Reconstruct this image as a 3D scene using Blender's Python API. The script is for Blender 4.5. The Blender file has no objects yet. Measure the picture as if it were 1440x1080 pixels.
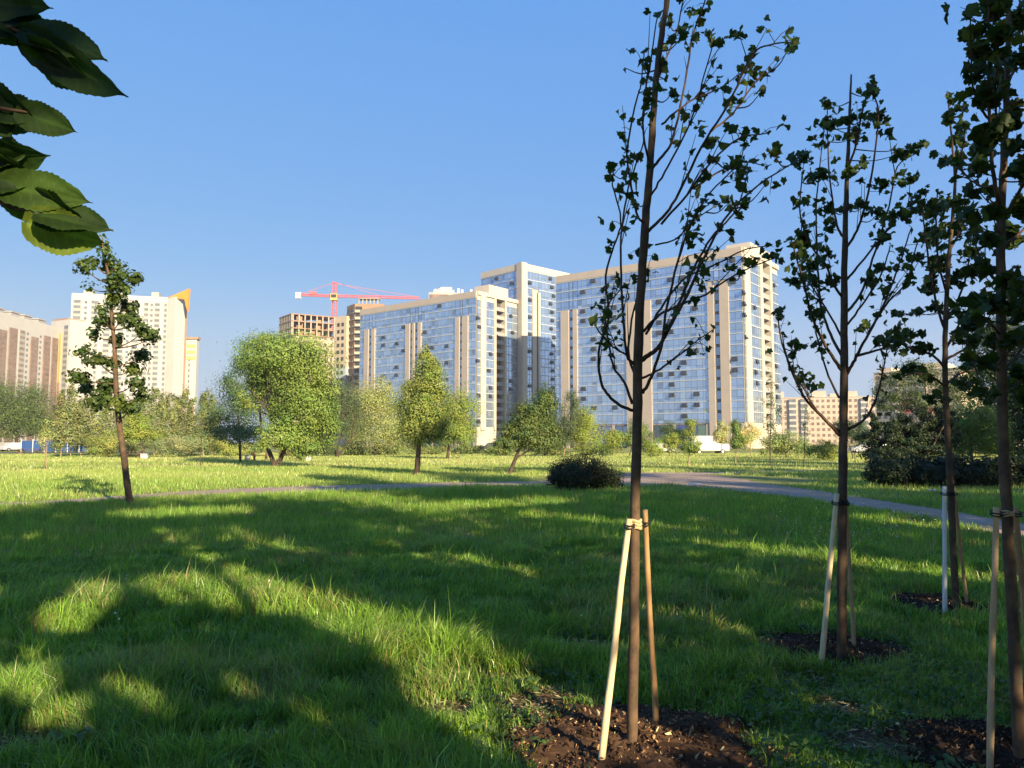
import bpy, math, random
import numpy as np
random.seed(7)
rng = np.random.default_rng(11)
C = bpy.context.scene.collection
SC = bpy.context.scene

# ------------------------------------------------------------------ camera maths
F, CX, CY = 1067.0, 720.0, 540.0
HOR = 622.0
PITCH = math.atan((HOR - CY) / F)
CAM = np.array([0, 0, 1.6])
cp, sp = math.cos(PITCH), math.sin(PITCH)

def ray(px, py):
    a, b = (px - CX) / F, (CY - py) / F
    return np.array([a, cp - b * sp, sp + b * cp])
def ground(px, py, z=0.0):
    d = ray(px, py); t = (z - 1.6) / d[2]
    return CAM + d * t
def at_depth(px, py, Y):
    d = ray(px, py)
    return CAM + d * (Y / d[1])
def at_height(px, py, H):
    d = ray(px, py)
    return CAM + d * ((H - 1.6) / d[2])

# ------------------------------------------------------------------ sun
SUN_EL, SUN_AZ = math.radians(21), math.radians(148)
SUN = np.array([math.sin(SUN_AZ) * math.cos(SUN_EL), math.cos(SUN_AZ) * math.cos(SUN_EL), math.sin(SUN_EL)])

# ------------------------------------------------------------------ mesh helpers
def tag(o, label=None, cat=None, group=None, kind=None):
    if label: o['label'] = label
    if cat: o['category'] = cat
    if group: o['group'] = group
    if kind: o['kind'] = kind
    return o
def thing(name, label, cat, loc=(0, 0, 0), rz=0.0, group=None):
    o = bpy.data.objects.new(name, None); C.objects.link(o)
    o.empty_display_size = .2
    o.location = [float(v) for v in loc]; o.rotation_euler = (0, 0, rz)
    return tag(o, label, cat, group)
def link(name, me, mat, parent=None, world=False):
    o = bpy.data.objects.new(name, me); C.objects.link(o)
    if mat is not None and len(me.materials) == 0: me.materials.append(mat)
    if parent is not None:
        o.parent = parent
        if world:      # vertices were given in world space; the parent has no rotation
            px, py, pz = 0., 0., 0.
            q = parent
            while q is not None:
                px += q.location[0]; py += q.location[1]; pz += q.location[2]; q = q.parent
            o.location = (-px, -py, -pz)
    return o

class MB:
    def __init__(s): s.v, s.f, s.c = [], [], []
    def add(s, vs, fs, col=None):
        n = len(s.v)
        s.v += [tuple(float(q) for q in v) for v in vs]
        s.f += [tuple(i + n for i in f) for f in fs]
        s.c += [col or (1, 1, 1)] * len(vs)
    def box(s, x0, x1, y0, y1, z0, z1, col=None):
        s.add([(x0,y0,z0),(x1,y0,z0),(x1,y1,z0),(x0,y1,z0),(x0,y0,z1),(x1,y0,z1),(x1,y1,z1),(x0,y1,z1)],
              [(0,3,2,1),(4,5,6,7),(0,1,5,4),(1,2,6,5),(2,3,7,6),(3,0,4,7)], col)
    def bar(s, a, b, w, h=None, col=None):
        a, b = np.array(a, float), np.array(b, float); h = h or w
        d = b - a; d /= max(np.linalg.norm(d), 1e-9)
        up = np.array([0, 0, 1.]) if abs(d[2]) < .95 else np.array([0, 1., 0])
        x = np.cross(d, up); x /= np.linalg.norm(x); y = np.cross(x, d)
        vs = [p + x * sx * w / 2 + y * sy * h / 2 for p in (a, b) for sx, sy in ((-1,-1),(1,-1),(1,1),(-1,1))]
        s.add(vs, [(0,1,2,3),(7,6,5,4),(0,4,5,1),(1,5,6,2),(2,6,7,3),(3,7,4,0)], col)
    def tube(s, pts, rad, n=8, col=None, cap=True, wob=0.0):
        pts = [np.array(p, float) for p in pts]
        base = len(s.v); rings = []
        t0 = None
        for i, p in enumerate(pts):
            d = pts[min(i + 1, len(pts) - 1)] - pts[max(i - 1, 0)]
            d /= max(np.linalg.norm(d), 1e-9)
            if t0 is None:
                up = np.array([1., 0, 0]) if abs(d[0]) < .8 else np.array([0, 1., 0])
                x = np.cross(d, up)
            else: x = t0 - d * np.dot(t0, d)
            x /= max(np.linalg.norm(x), 1e-9); t0 = x; y = np.cross(d, x)
            r = rad[i] if hasattr(rad, '__len__') else rad
            rings.append([p + (x * math.cos(2*math.pi*k/n) + y * math.sin(2*math.pi*k/n)) * r * (1 + wob * random.uniform(-1, 1)) for k in range(n)])
        vs = [v for r in rings for v in r]
        fs = [(i*n+k, i*n+(k+1) % n, (i+1)*n+(k+1) % n, (i+1)*n+k) for i in range(len(pts)-1) for k in range(n)]
        if cap: fs += [tuple(range(n))[::-1], tuple((len(pts)-1)*n + k for k in range(n))]
        s.add(vs, fs, col)
    def mesh(s, name, smooth=False):
        me = bpy.data.meshes.new(name); me.from_pydata(s.v, [], s.f); me.update()
        if any(c != (1, 1, 1) for c in s.c):
            at = me.attributes.new('col', 'FLOAT_COLOR', 'POINT')
            at.data.foreach_set('color', np.array([(*c, 1) for c in s.c], np.float32).ravel())
        if smooth: me.polygons.foreach_set('use_smooth', [True] * len(me.polygons))
        return me
    def build(s, name, mat, parent=None, world=False, smooth=False):
        return link(name, s.mesh(name, smooth), mat, parent, world)

def tri_mesh(name, v, f, col=None, smooth=False):
    me = bpy.data.meshes.new(name)
    v = np.ascontiguousarray(v, np.float32); f = np.ascontiguousarray(f, np.int32)
    k = f.shape[1]
    me.vertices.add(len(v)); me.vertices.foreach_set('co', v.ravel())
    me.loops.add(f.size); me.loops.foreach_set('vertex_index', f.ravel())
    me.polygons.add(len(f)); me.polygons.foreach_set('loop_start', np.arange(0, f.size, k, dtype=np.int32))
    me.update(calc_edges=True)
    if smooth: me.polygons.foreach_set('use_smooth', np.ones(len(f), bool))
    if col is not None:
        at = me.attributes.new('col', 'FLOAT_COLOR', 'POINT')
        at.data.foreach_set('color', np.c_[col, np.ones(len(col))].astype(np.float32).ravel())
    return me

def scatter(tv, tf, pos, R, scale, col):
    """copies of template (tv, tf) at pos with rotation matrices R, sizes scale, colours col -> arrays"""
    n, k = len(pos), len(tv)
    v = np.einsum('nij,kj->nki', R, tv) * scale[:, None, None] + pos[:, None, :]
    f = tf[None] + (np.arange(n) * k)[:, None, None]
    return v.reshape(-1, 3), f.reshape(-1, tf.shape[1]), np.repeat(col, k, axis=0)

def frames(nrm, spin):
    """rotation matrices whose z column is nrm and whose y column is turned by spin round it"""
    nrm = nrm / np.linalg.norm(nrm, axis=1, keepdims=True)
    up = np.where(np.abs(nrm[:, 2:3]) < .95, np.array([[0, 0, 1.]]), np.array([[0, 1., 0]]))
    x = np.cross(up, nrm); x /= np.linalg.norm(x, axis=1, keepdims=True)
    y = np.cross(nrm, x)
    c, s = np.cos(spin)[:, None], np.sin(spin)[:, None]
    return np.stack([x * c + y * s, -x * s + y * c, nrm], axis=2)

def smooth_path(pts, per=5):
    pts = [np.array(p, float) for p in pts]
    if len(pts) < 3: return [pts[0] + (pts[-1] - pts[0]) * t for t in np.linspace(0, 1, per + 1)]
    P = [2 * pts[0] - pts[1]] + pts + [2 * pts[-1] - pts[-2]]
    out = []
    for i in range(1, len(P) - 2):
        for t in np.linspace(0, 1, per, endpoint=False):
            p0, p1, p2, p3 = P[i-1], P[i], P[i+1], P[i+2]
            out.append(.5 * ((2*p1) + (-p0+p2)*t + (2*p0-5*p1+4*p2-p3)*t*t + (-p0+3*p1-3*p2+p3)*t**3))
    return out + [pts[-1]]

def vnoise(x, y, scale, seed):
    r = np.random.default_rng(seed); N = 64
    L = r.random((N, N))
    u, w = x / scale + 1000, y / scale + 1000
    i, j = np.floor(u).astype(int), np.floor(w).astype(int)
    a, b = u - i, w - j
    a, b = a*a*(3-2*a), b*b*(3-2*b)
    g = lambda p, q: L[p % N, q % N]
    return (g(i, j)*(1-a) + g(i+1, j)*a)*(1-b) + (g(i, j+1)*(1-a) + g(i+1, j+1)*a)*b

# ------------------------------------------------------------------ materials
def new_mat(name):
    m = bpy.data.materials.new(name); m.use_nodes = True
    nt = m.node_tree; b = nt.nodes['Principled BSDF']
    return m, nt, b
def N(nt, t, **kw):
    n = nt.nodes.new(t)
    for k, v in kw.items(): setattr(n, k, v)
    return n
def mat_noise(name, c0, c1, scale=4, rough=.8, bump=0.0, detail=6, spec=.3, stretch=None, c2=None, scale2=None, metallic=0):
    m, nt, b = new_mat(name); L = nt.links
    tc = N(nt, 'ShaderNodeTexCoord'); mp = N(nt, 'ShaderNodeMapping')
    if stretch: mp.inputs['Scale'].default_value = stretch
    L.new(tc.outputs['Object'], mp.inputs[0])
    n1 = N(nt, 'ShaderNodeTexNoise'); n1.inputs['Scale'].default_value = scale; n1.inputs['Detail'].default_value = detail; n1.inputs['Roughness'].default_value = .65
    L.new(mp.outputs[0], n1.inputs['Vector'])
    r = N(nt, 'ShaderNodeValToRGB'); r.color_ramp.elements[0].position = .32; r.color_ramp.elements[1].position = .68
    r.color_ramp.elements[0].color = (*c0, 1); r.color_ramp.elements[1].color = (*c1, 1)
    L.new(n1.outputs[0], r.inputs[0]); out = r.outputs[0]
    if c2:
        n2 = N(nt, 'ShaderNodeTexNoise'); n2.inputs['Scale'].default_value = scale2; n2.inputs['Detail'].default_value = 3
        L.new(tc.outputs['Object'], n2.inputs['Vector'])
        r2 = N(nt, 'ShaderNodeValToRGB'); r2.color_ramp.elements[0].position = .45; r2.color_ramp.elements[1].position = .65
        mx = N(nt, 'ShaderNodeMixRGB'); mx.inputs[2].default_value = (*c2, 1)
        L.new(n2.outputs[0], r2.inputs[0]); L.new(r2.outputs[0], mx.inputs[0]); L.new(out, mx.inputs[1]); out = mx.outputs[0]
    L.new(out, b.inputs['Base Color'])
    b.inputs['Roughness'].default_value = rough; b.inputs['Specular IOR Level'].default_value = spec; b.inputs['Metallic'].default_value = metallic
    if bump:
        bp = N(nt, 'ShaderNodeBump'); bp.inputs['Strength'].default_value = bump; bp.inputs['Distance'].default_value = .02
        L.new(n1.outputs[0], bp.inputs['Height']); L.new(bp.outputs[0], b.inputs['Normal'])
    return m
def mat_leaf(name, trans=.35, rough=.5, spec=.3, tint=(1.25, 1.25, .7)):
    m, nt, b = new_mat(name); L = nt.links
    a = N(nt, 'ShaderNodeAttribute', attribute_name='col')
    L.new(a.outputs['Color'], b.inputs['Base Color'])
    b.inputs['Roughness'].default_value = rough; b.inputs['Specular IOR Level'].default_value = spec
    t = N(nt, 'ShaderNodeBsdfTranslucent'); mm = N(nt, 'ShaderNodeMixRGB', blend_type='MULTIPLY'); mm.inputs[0].default_value = 1; mm.inputs[2].default_value = (*tint, 1)
    L.new(a.outputs['Color'], mm.inputs[1]); L.new(mm.outputs[0], t.inputs[0])
    mix = N(nt, 'ShaderNodeMixShader'); mix.inputs[0].default_value = trans
    L.new(b.outputs[0], mix.inputs[1]); L.new(t.outputs[0], mix.inputs[2])
    L.new(mix.outputs[0], nt.nodes['Material Output'].inputs[0])
    return m
def mat_attr(name, rough=.9, spec=.2, metallic=0, noise=0.0, scale=30):
    m, nt, b = new_mat(name); L = nt.links
    a = N(nt, 'ShaderNodeAttribute', attribute_name='col'); out = a.outputs['Color']
    if noise:
        tc = N(nt, 'ShaderNodeTexCoord'); n = N(nt, 'ShaderNodeTexNoise'); n.inputs['Scale'].default_value = scale; n.inputs['Detail'].default_value = 5
        L.new(tc.outputs['Object'], n.inputs['Vector'])
        mr = N(nt, 'ShaderNodeMapRange'); mr.inputs[3].default_value = 1 - noise; mr.inputs[4].default_value = 1 + noise
        L.new(n.outputs[0], mr.inputs[0]); mm = N(nt, 'ShaderNodeMixRGB', blend_type='MULTIPLY'); mm.inputs[0].default_value = 1
        L.new(out, mm.inputs[1]); L.new(mr.outputs[0], mm.inputs[2]); out = mm.outputs[0]
    L.new(out, b.inputs['Base Color'])
    b.inputs['Roughness'].default_value = rough; b.inputs['Specular IOR Level'].default_value = spec; b.inputs['Metallic'].default_value = metallic
    return m

M = {}
M['bark'] = mat_noise('young_bark', (.045, .030, .020), (.15, .093, .053), 9, .85, .22, 8, stretch=(1.6, 1.6, 1.2), c2=(.065, .046, .032), scale2=5)
M['dark_bark'] = mat_noise('old_bark', (.03, .022, .016), (.10, .075, .055), 6, .95, .8, 8, stretch=(1.5, 1.5, .5))
M['pale_bark'] = mat_noise('pale_bark', (.20, .14, .08), (.32, .24, .15), 5, .9, .3, 6)
M['twig'] = mat_noise('twig_bark', (.035, .02, .014), (.10, .06, .04), 20, .8, .3)
M['leaf'] = mat_leaf('leaf', .34)
M['big_leaf'] = mat_leaf('thin_leaf', .5, .55, .25, (1.3, 1.4, .6))
M['grass'] = mat_leaf('grass_blade', .45, .38, .6, (1.2, 1.2, .55))
M['soil'] = mat_attr('soil', 1, .1, noise=.5, scale=25)
M['pale_wood'] = mat_noise('peeled_wood', (.55, .43, .24), (.72, .60, .38), 5, .7, .25, 8, stretch=(5, 5, .8), c2=(.46, .34, .18), scale2=4)
M['tan_wood'] = mat_noise('tan_wood', (.36, .20, .085), (.56, .35, .16), 5, .75, .3, 8, stretch=(5, 5, .8), c2=(.28, .17, .09), scale2=5)
M['grey_wood'] = mat_noise('weathered_wood', (.38, .25, .13), (.56, .39, .22), 6, .8, .3, 8, stretch=(5, 5, .8))
M['jute'] = mat_noise('jute', (.38, .26, .13), (.58, .43, .25), 60, .95, .5)
M['black_cord'] = mat_noise('black_cord', (.012, .012, .014), (.03, .03, .03), 40, .7)
M['path'] = mat_noise('worn_path', (.22, .16, .125), (.37, .28, .225), 1.6, .95, .3, 10, c2=(.30, .215, .15), scale2=.35)
M['asphalt'] = mat_noise('asphalt', (.045, .045, .05), (.07, .07, .075), 3, .9, .2)
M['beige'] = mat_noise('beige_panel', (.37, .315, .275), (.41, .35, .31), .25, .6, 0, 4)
M['cream'] = mat_noise('sunlit_beige_panel', (.47, .42, .35), (.52, .465, .39), .25, .6, 0, 4)  # lighter copy of the beige; sunlit look of the end walls put into colour
M['band'] = mat_noise('white_band', (.33, .36, .41), (.40, .43, .48), .6, .5)
M['mullion'] = mat_noise('mullion', (.10, .13, .17), (.16, .19, .23), 1, .5)
M['dark'] = mat_noise('dark_opening', (.018, .02, .025), (.04, .042, .048), .6, .4, 0, 4, spec=.5)
M['dark_frame'] = mat_noise('dark_frame', (.05, .055, .065), (.09, .09, .10), .6, .5)
M['grey_panel'] = mat_noise('grey_panel', (.27, .265, .26), (.33, .32, .31), .5, .7)
M['white'] = mat_noise('white_render', (.40, .39, .375), (.44, .43, .415), .2, .8, 0, 5)
M['offwhite'] = mat_noise('offwhite_render', (.31, .30, .285), (.36, .35, .33), .2, .85, 0, 5)
M['redbrown'] = mat_noise('redbrown_loggia', (.17, .115, .09), (.26, .18, .145), .35, .6, 0, 8)
M['loggia'] = mat_noise('grey_loggia', (.40, .40, .40), (.56, .55, .53), .3, .5, 0, 8)
M['orange'] = mat_noise('orange_cladding', (.56, .20, .015), (.62, .235, .02), .15, .55)
M['yellow'] = mat_noise('yellow_cladding', (.46, .33, .10), (.52, .38, .13), .15, .6)
M['brick'] = mat_noise('raw_brick', (.27, .165, .105), (.35, .22, .145), .5, .95, 0, 8)
M['concrete'] = mat_noise('concrete', (.28, .25, .21), (.36, .32, .27), .3, .95, 0, 8)
M['blockwork'] = mat_noise('pale_blockwork', (.38, .32, .25), (.45, .385, .30), .4, .95, 0, 8)
M['bluegrey'] = mat_noise('bluegrey_board', (.30, .34, .38), (.40, .44, .48), .4, .9, 0, 6)
M['pinkbrick'] = mat_noise('pink_brick', (.46, .36, .29), (.53, .43, .35), .3, .95, 0, 8)
M['sandbrick'] = mat_noise('sand_brick', (.60, .47, .34), (.70, .57, .42), .3, .95, 0, 8)
M['red'] = mat_noise('red_paint', (.50, .10, .105), (.58, .14, .14), 1, .5)
M['hedge_leaf'] = M['leaf']
M['car_white'] = mat_noise('white_car_paint', (.44, .44, .44), (.48, .48, .48), 1, .25, 0, 2, .5)
M['car_silver'] = mat_noise('silver_car_paint', (.40, .42, .45), (.46, .48, .5), 1, .3, 0, 2, .5, metallic=.4)
M['car_dark'] = mat_noise('dark_car_paint', (.03, .035, .05), (.05, .055, .07), 1, .25, 0, 2, .5)
M['tyre'] = mat_noise('tyre', (.015, .015, .015), (.03, .03, .03), 8, .9)
M['rim'] = mat_noise('rim', (.45, .45, .46), (.55, .55, .55), 8, .35, metallic=.7)
M['blue_fence'] = mat_noise('blue_sheet', (.022, .065, .20), (.035, .09, .26), .4, .5)
M['brown_board'] = mat_noise('brown_board', (.09, .05, .03), (.17, .10, .06), 3, .8, .2, stretch=(1, 6, 6))
M['chalk'] = mat_noise('white_block', (.62, .60, .56), (.72, .70, .66), 3, .9)
M['flower'] = mat_attr('petal', .7)
def glass_mat():
    m, nt, b = new_mat('coated_glass'); L = nt.links
    a = N(nt, 'ShaderNodeAttribute', attribute_name='col')
    L.new(a.outputs['Color'], b.inputs['Base Color'])
    b.inputs['Metallic'].default_value = .78; b.inputs['Roughness'].default_value = .06; b.inputs['Specular IOR Level'].default_value = .6
    return m
M['glass'] = glass_mat()
M['car_glass'] = mat_noise('car_glass', (.02, .025, .03), (.03, .035, .04), 1, .05, 0, 1, .8)

def ground_mat():
    m, nt, b = new_mat('lawn_soil'); L = nt.links
    tc = N(nt, 'ShaderNodeTexCoord')
    def nz(scale, det=6):
        n = N(nt, 'ShaderNodeTexNoise'); n.inputs['Scale'].default_value = scale; n.inputs['Detail'].default_value = det
        L.new(tc.outputs['Object'], n.inputs['Vector']); return n
    r1 = N(nt, 'ShaderNodeValToRGB'); e = r1.color_ramp.elements
    e[0].position = .3; e[0].color = (.11, .13, .04, 1); e[1].position = .7; e[1].color = (.28, .30, .09, 1)
    L.new(nz(1.3, 9).outputs[0], r1.inputs[0])
    r2 = N(nt, 'ShaderNodeValToRGB'); e = r2.color_ramp.elements
    e[0].position = .55; e[0].color = (0, 0, 0, 1); e[1].position = .75; e[1].color = (1, 1, 1, 1)
    L.new(nz(.16, 8).outputs[0], r2.inputs[0])
    mx = N(nt, 'ShaderNodeMixRGB'); mx.inputs[2].default_value = (.44, .38, .17, 1)
    L.new(r2.outputs[0], mx.inputs[0]); L.new(r1.outputs[0], mx.inputs[1]); L.new(mx.outputs[0], b.inputs['Base Color'])
    b.inputs['Roughness'].default_value = 1; b.inputs['Specular IOR Level'].default_value = .1
    bp = N(nt, 'ShaderNodeBump'); bp.inputs['Strength'].default_value = .8; bp.inputs['Distance'].default_value = .08
    L.new(nz(9, 8).outputs[0], bp.inputs['Height']); L.new(bp.outputs[0], b.inputs['Normal'])
    return m
M['ground'] = ground_mat()
M['bare'] = mat_noise('trodden_soil', (.06, .038, .022), (.15, .10, .06), 22, 1, .9, 12, c2=(.13, .12, .045), scale2=9)

# ------------------------------------------------------------------ setting
me = bpy.data.meshes.new('lawn_ground')
S = 2600.
me.from_pydata([(-S, -400, 0), (S, -400, 0), (S, S, 0), (-S, S, 0)], [], [(0, 1, 2, 3)])
tag(link('ground', me, M['ground']), kind='structure')

def strip(name, mat, px_pts, widths, z=.004, jit=.12, per=10):
    cs = smooth_path([ground(*p) for p in px_pts], per)
    ws = np.interp(np.linspace(0, 1, len(cs)), np.linspace(0, 1, len(widths)), widths)
    vs = []
    for i, p in enumerate(cs):
        d = cs[min(i+1, len(cs)-1)] - cs[max(i-1, 0)]; d = d / np.linalg.norm(d); n = np.array([-d[1], d[0], 0])
        for s_ in (-1, 1): q = p + n * s_ * (ws[i] / 2 + random.uniform(-jit, jit)); vs.append((q[0], q[1], z))
    me = bpy.data.meshes.new(name); me.from_pydata(vs, [], [(2*i, 2*i+2, 2*i+3, 2*i+1) for i in range(len(cs)-1)]); me.update()
    tag(link(name, me, mat), kind='structure')
    return np.array([p[:2] for p in cs]), ws
PATHS = [strip('dirt_path', M['path'], [(-160,716),(60,708),(200,699),(320,692),(450,687),(560,684),(660,681),(780,679),(880,675),(930,671)], [1.9,1.8,2.0,2.8,3.2,3.2,3.0,3.0,3.4,4.4]),
         strip('curving_path', M['path'], [(930,668),(962,674),(1000,680),(1080,689),(1180,703),(1280,718),(1390,737),(1500,760),(1620,790)], [5,5,3.8,2.4,1.8,1.5,1.4,1.4], z=.008),
         strip('side_path', M['path'], [(925,668),(980,666),(1060,664),(1150,662),(1260,661),(1400,660)], [3.5,2.2,1.8,1.8,1.8,1.8], z=.012)]
jp = [ground(*p)[:2] for p in ((872,684),(866,676),(872,668),(884,663),(920,661.5),(965,662.5),(988,666),(998,673),(1004,682),(970,684),(930,682),(900,685))]
me = bpy.data.meshes.new('path_junction'); me.from_pydata([(p[0], p[1], .016) for p in jp], [], [tuple(range(len(jp)))]); me.update()
tag(link('path_junction', me, M['path']), kind='structure')
PATHS.append((np.array([ground(*p)[:2] for p in ((885,674),(930,671),(985,674))]), np.array([9., 10., 7.])))
st = strip('street', M['asphalt'], [(-900,636.5),(0,636.5),(720,636.6),(1440,636.6),(2300,636.6)], [9,9,9], z=.006, jit=0)

# ------------------------------------------------------------------ spots where gaps are cut in the unseen crowns to let sun through
SHAFTS = []
def lit_line(p, q, r, n=8, z=.1):
    a, b = ground(*p, z), ground(*q, z)
    for t in np.linspace(0, 1, n): SHAFTS.append((a + (b - a) * t, r * 1.05))
lit_line((95,870),(140,835), .20, 4)
lit_line((235,828),(400,845), .30, 6); lit_line((330,822),(520,880), .26, 8); lit_line((440,850),(600,935), .28, 10)
lit_line((560,900),(640,985), .20, 8); lit_line((620,980),(760,1010), .10, 8)
lit_line((1010,762),(1160,785), .22, 8); lit_line((1170,785),(1400,812), .28, 10)
lit_line((600,712),(780,702), .35, 8); lit_line((760,722),(960,738), .25, 8)
lit_line((1250,728),(1470,745), .35, 8); lit_line((640,780),(720,800), .12, 4)
lit_line((400,770),(330,745), .15, 4); lit_line((180,722),(330,716), .35, 6)
lit_line((1010,880),(1075,893), .08, 4); lit_line((880,850),(990,870), .07, 5)
lit_line((1080,1030),(1190,1065), .07, 6); lit_line((760,1040),(1040,1045), .06, 10)
for t in np.linspace(0, 1, 10):
    SHAFTS.append((at_depth(840+44*t, 1060-330*t, 3.9), .07))
    SHAFTS.append((at_depth(889+3*t, 1040-310*t, 4.0), .17))
    SHAFTS.append((at_depth(922-14*t, 1010-290*t, 4.15), .05))
    SHAFTS.append((at_depth(1395+4*t, 1060-330*t, 3.75), .04)); SHAFTS.append((at_depth(1430-10*t, 1040-300*t, 3.85), .05))
    SHAFTS.append((at_depth(1158+18*t, 900-190*t, 5.6), .04))
for q in ((1088,220),(1040,240),(1110,60),(900,180),(1060,110)): SHAFTS.append((at_depth(*q, 4.0), .10))
for q in ((1285,215),(1285,250),(1230,160)): SHAFTS.append((at_depth(*q, 5.5), .10))
SHAFTS.append((at_depth(92, 335, 1.15), .16)); SHAFTS.append((at_depth(50, 265, 1.15), .10)); SHAFTS.append((at_depth(80, 170, 1.15), .05)); SHAFTS.append((at_depth(110, 100, 1.15), .06))
lit_line((330,965),(450,1010), .07, 5); lit_line((0,955),(95,1000), .11, 5); lit_line((600,955),(770,1012), .17, 8); lit_line((640,1005),(780,1050), .15, 7); lit_line((150,960),(230,1000), .06, 4); lit_line((230,745),(330,800), .14, 5); lit_line((430,775),(690,790), .09, 8)
fr = np.random.default_rng(5)
for _ in range(70):
    SHAFTS.append((ground(fr.uniform(-20, 1460), fr.uniform(712, 1075) if fr.random() < .4 else fr.uniform(708, 800), .1), fr.uniform(.03, .13)))
def carve(p):  # drops crown leaves standing between a chosen spot and the sun
    keep = np.ones(len(p), bool)
    for q, r in SHAFTS:
        v = p - q; al = v @ SUN
        d2 = (v * v).sum(1) - al * al
        keep &= ~((al > .6) & (d2 < (r + .02) ** 2))
    return keep

# ------------------------------------------------------------------ trees
LEAF4 = np.array([(0, -.5, 0), (.34, 0, .1), (0, .5, 0), (-.34, 0, .1)]); LEAF4F = np.array([(0, 1, 2), (0, 2, 3)])
def rand_dirs(n):
    d = rng.normal(size=(n, 3)); return d / np.linalg.norm(d, axis=1, keepdims=True)
def leaf_cols(col, n, var=.25, warm=None, k=.2):
    c = np.tile(np.array(col), (n, 1)) * (1 + rng.uniform(-var, var, (n, 1)))
    c[:, 0] *= 1 + rng.uniform(-.15, .2, n)
    if warm is not None:
        w = rng.random(n) < k; c[w] = np.array(warm) * (1 + rng.uniform(-var, var, (w.sum(), 1)))
    return np.clip(c, .005, .8)

def foliage(blobs, n, leaf, col, warm=None, clump=.26, shell=.45, carved=False, zmin=.05, density=1.0, flat=0.0):
    """blobs: (centre, (rx, ry, rz)) -> leaf arrays; leaves gather in clumps, mostly near the outside of each blob"""
    A = np.array([r[0] * r[2] + r[0] * r[1] for _, r in blobs]); A /= A.sum()
    P, Nn, Cc = [], [], []
    tips = []
    for (c, r), a in zip(blobs, A):
        c, r = np.array(c), np.array(r)
        m = max(int(n * a), 20); nc = max(6, int(m / (45 if carved else 130)))
        dirs = rand_dirs(nc); rad = rng.uniform(0, 1, nc) ** shell
        cc = c + dirs * rad[:, None] * r
        tips.append(cc)
        idx = rng.integers(0, nc, m)
        sg = np.maximum(r * clump, leaf * .8)
        p = cc[idx] + np.clip(rng.normal(size=(m, 3)), -1.75, 1.75) * sg * rng.uniform(.5, 1.2, nc)[idx][:, None]
        loc = p - cc[idx]; loc /= np.linalg.norm(loc, axis=1, keepdims=True) + 1e-6
        nn = dirs[idx] * .5 + loc * .8 + rand_dirs(m) * .5 + np.array([0, 0, .3])
        cl = leaf_cols(col, nc, .2, warm, .22)[idx] * (1 + rng.uniform(-.10, .10, (m, 1)))
        P.append(p); Nn.append(nn); Cc.append(cl)
    P, Nn, Cc = np.vstack(P), np.vstack(Nn), np.vstack(Cc)
    k = P[:, 2] > zmin
    if carved: k &= carve(P)
    P, Nn, Cc = P[k], Nn[k], Cc[k]
    R = frames(Nn, rng.uniform(0, 6.28, len(P)))
    return scatter(LEAF4, LEAF4F, P, R, leaf * rng.uniform(.7, 1.35, len(P)), Cc), np.vstack(tips)

def crown_tree(name, label, cat, base, blobs, n, leaf, col, warm=None, trunk_r=.12, lean=None, limbs=10, bark='dark_bark', group=None,
               carved=False, shell=.45, clump=.26, fork=.3, stems=1, zmin=.05, part='crown', trunk_part='trunk'):
    base = np.array(base, float)
    t = thing(name, label, cat, base, group=group)
    (v, f, c), tips = foliage(blobs, n, leaf, col, warm, clump, shell, carved, zmin)
    link(part, tri_mesh(part, v, f, c), M['leaf'], t, world=True)
    mb = MB()
    top = max(blobs, key=lambda b: b[0][2] + b[1][2] * .5); topc = np.array(top[0]) + np.array([0, 0, top[1][2] * .55])
    path = [base - [0, 0, .1]]
    mid = base + (topc - base) * .4 + rng.normal(size=3) * [.05, .05, 0] * (topc[2] / 4)
    if lean is not None: mid = np.array(lean, float)
    full = smooth_path([base - [0, 0, .1], base + (mid - base) * .5 + rng.normal(size=3) * [.02, .02, 0], mid, topc], 6)
    for s_ in range(stems):
        off = np.zeros(3) if stems == 1 else np.array([math.cos(s_ * 2.4), math.sin(s_ * 2.4), 0]) * (topc[2] * .16)
        pts = [p + off * min(1, (i / 8)) for i, p in enumerate(full)]
        rr = np.linspace(1, .16, len(pts)) * trunk_r * (1 if stems == 1 else .7); rr[0] *= 1.35
        mb.tube(pts, rr, 8, wob=.05)
    for k in range(limbs):
        tip = tips[rng.integers(0, len(tips))]
        h = base[2] + (topc[2] - base[2]) * rng.uniform(fork * .6, .75)
        h = min(h, max(tip[2] - .1, base[2] + (topc[2] - base[2]) * fork * .6))
        i = int(np.argmin([abs(p[2] - h) for p in full])); a = full[i]
        m_ = a + (tip - a) * .5 + np.array([0, 0, -.08 * np.linalg.norm(tip - a)])
        r0 = trunk_r * (1 - .75 * i / len(full)) * .55
        mb.tube(smooth_path([a, m_, tip], 4), np.linspace(r0, r0 * .2, 9), 5)
    mb.build(trunk_part, M[bark], t, world=True, smooth=True)
    return t

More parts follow.
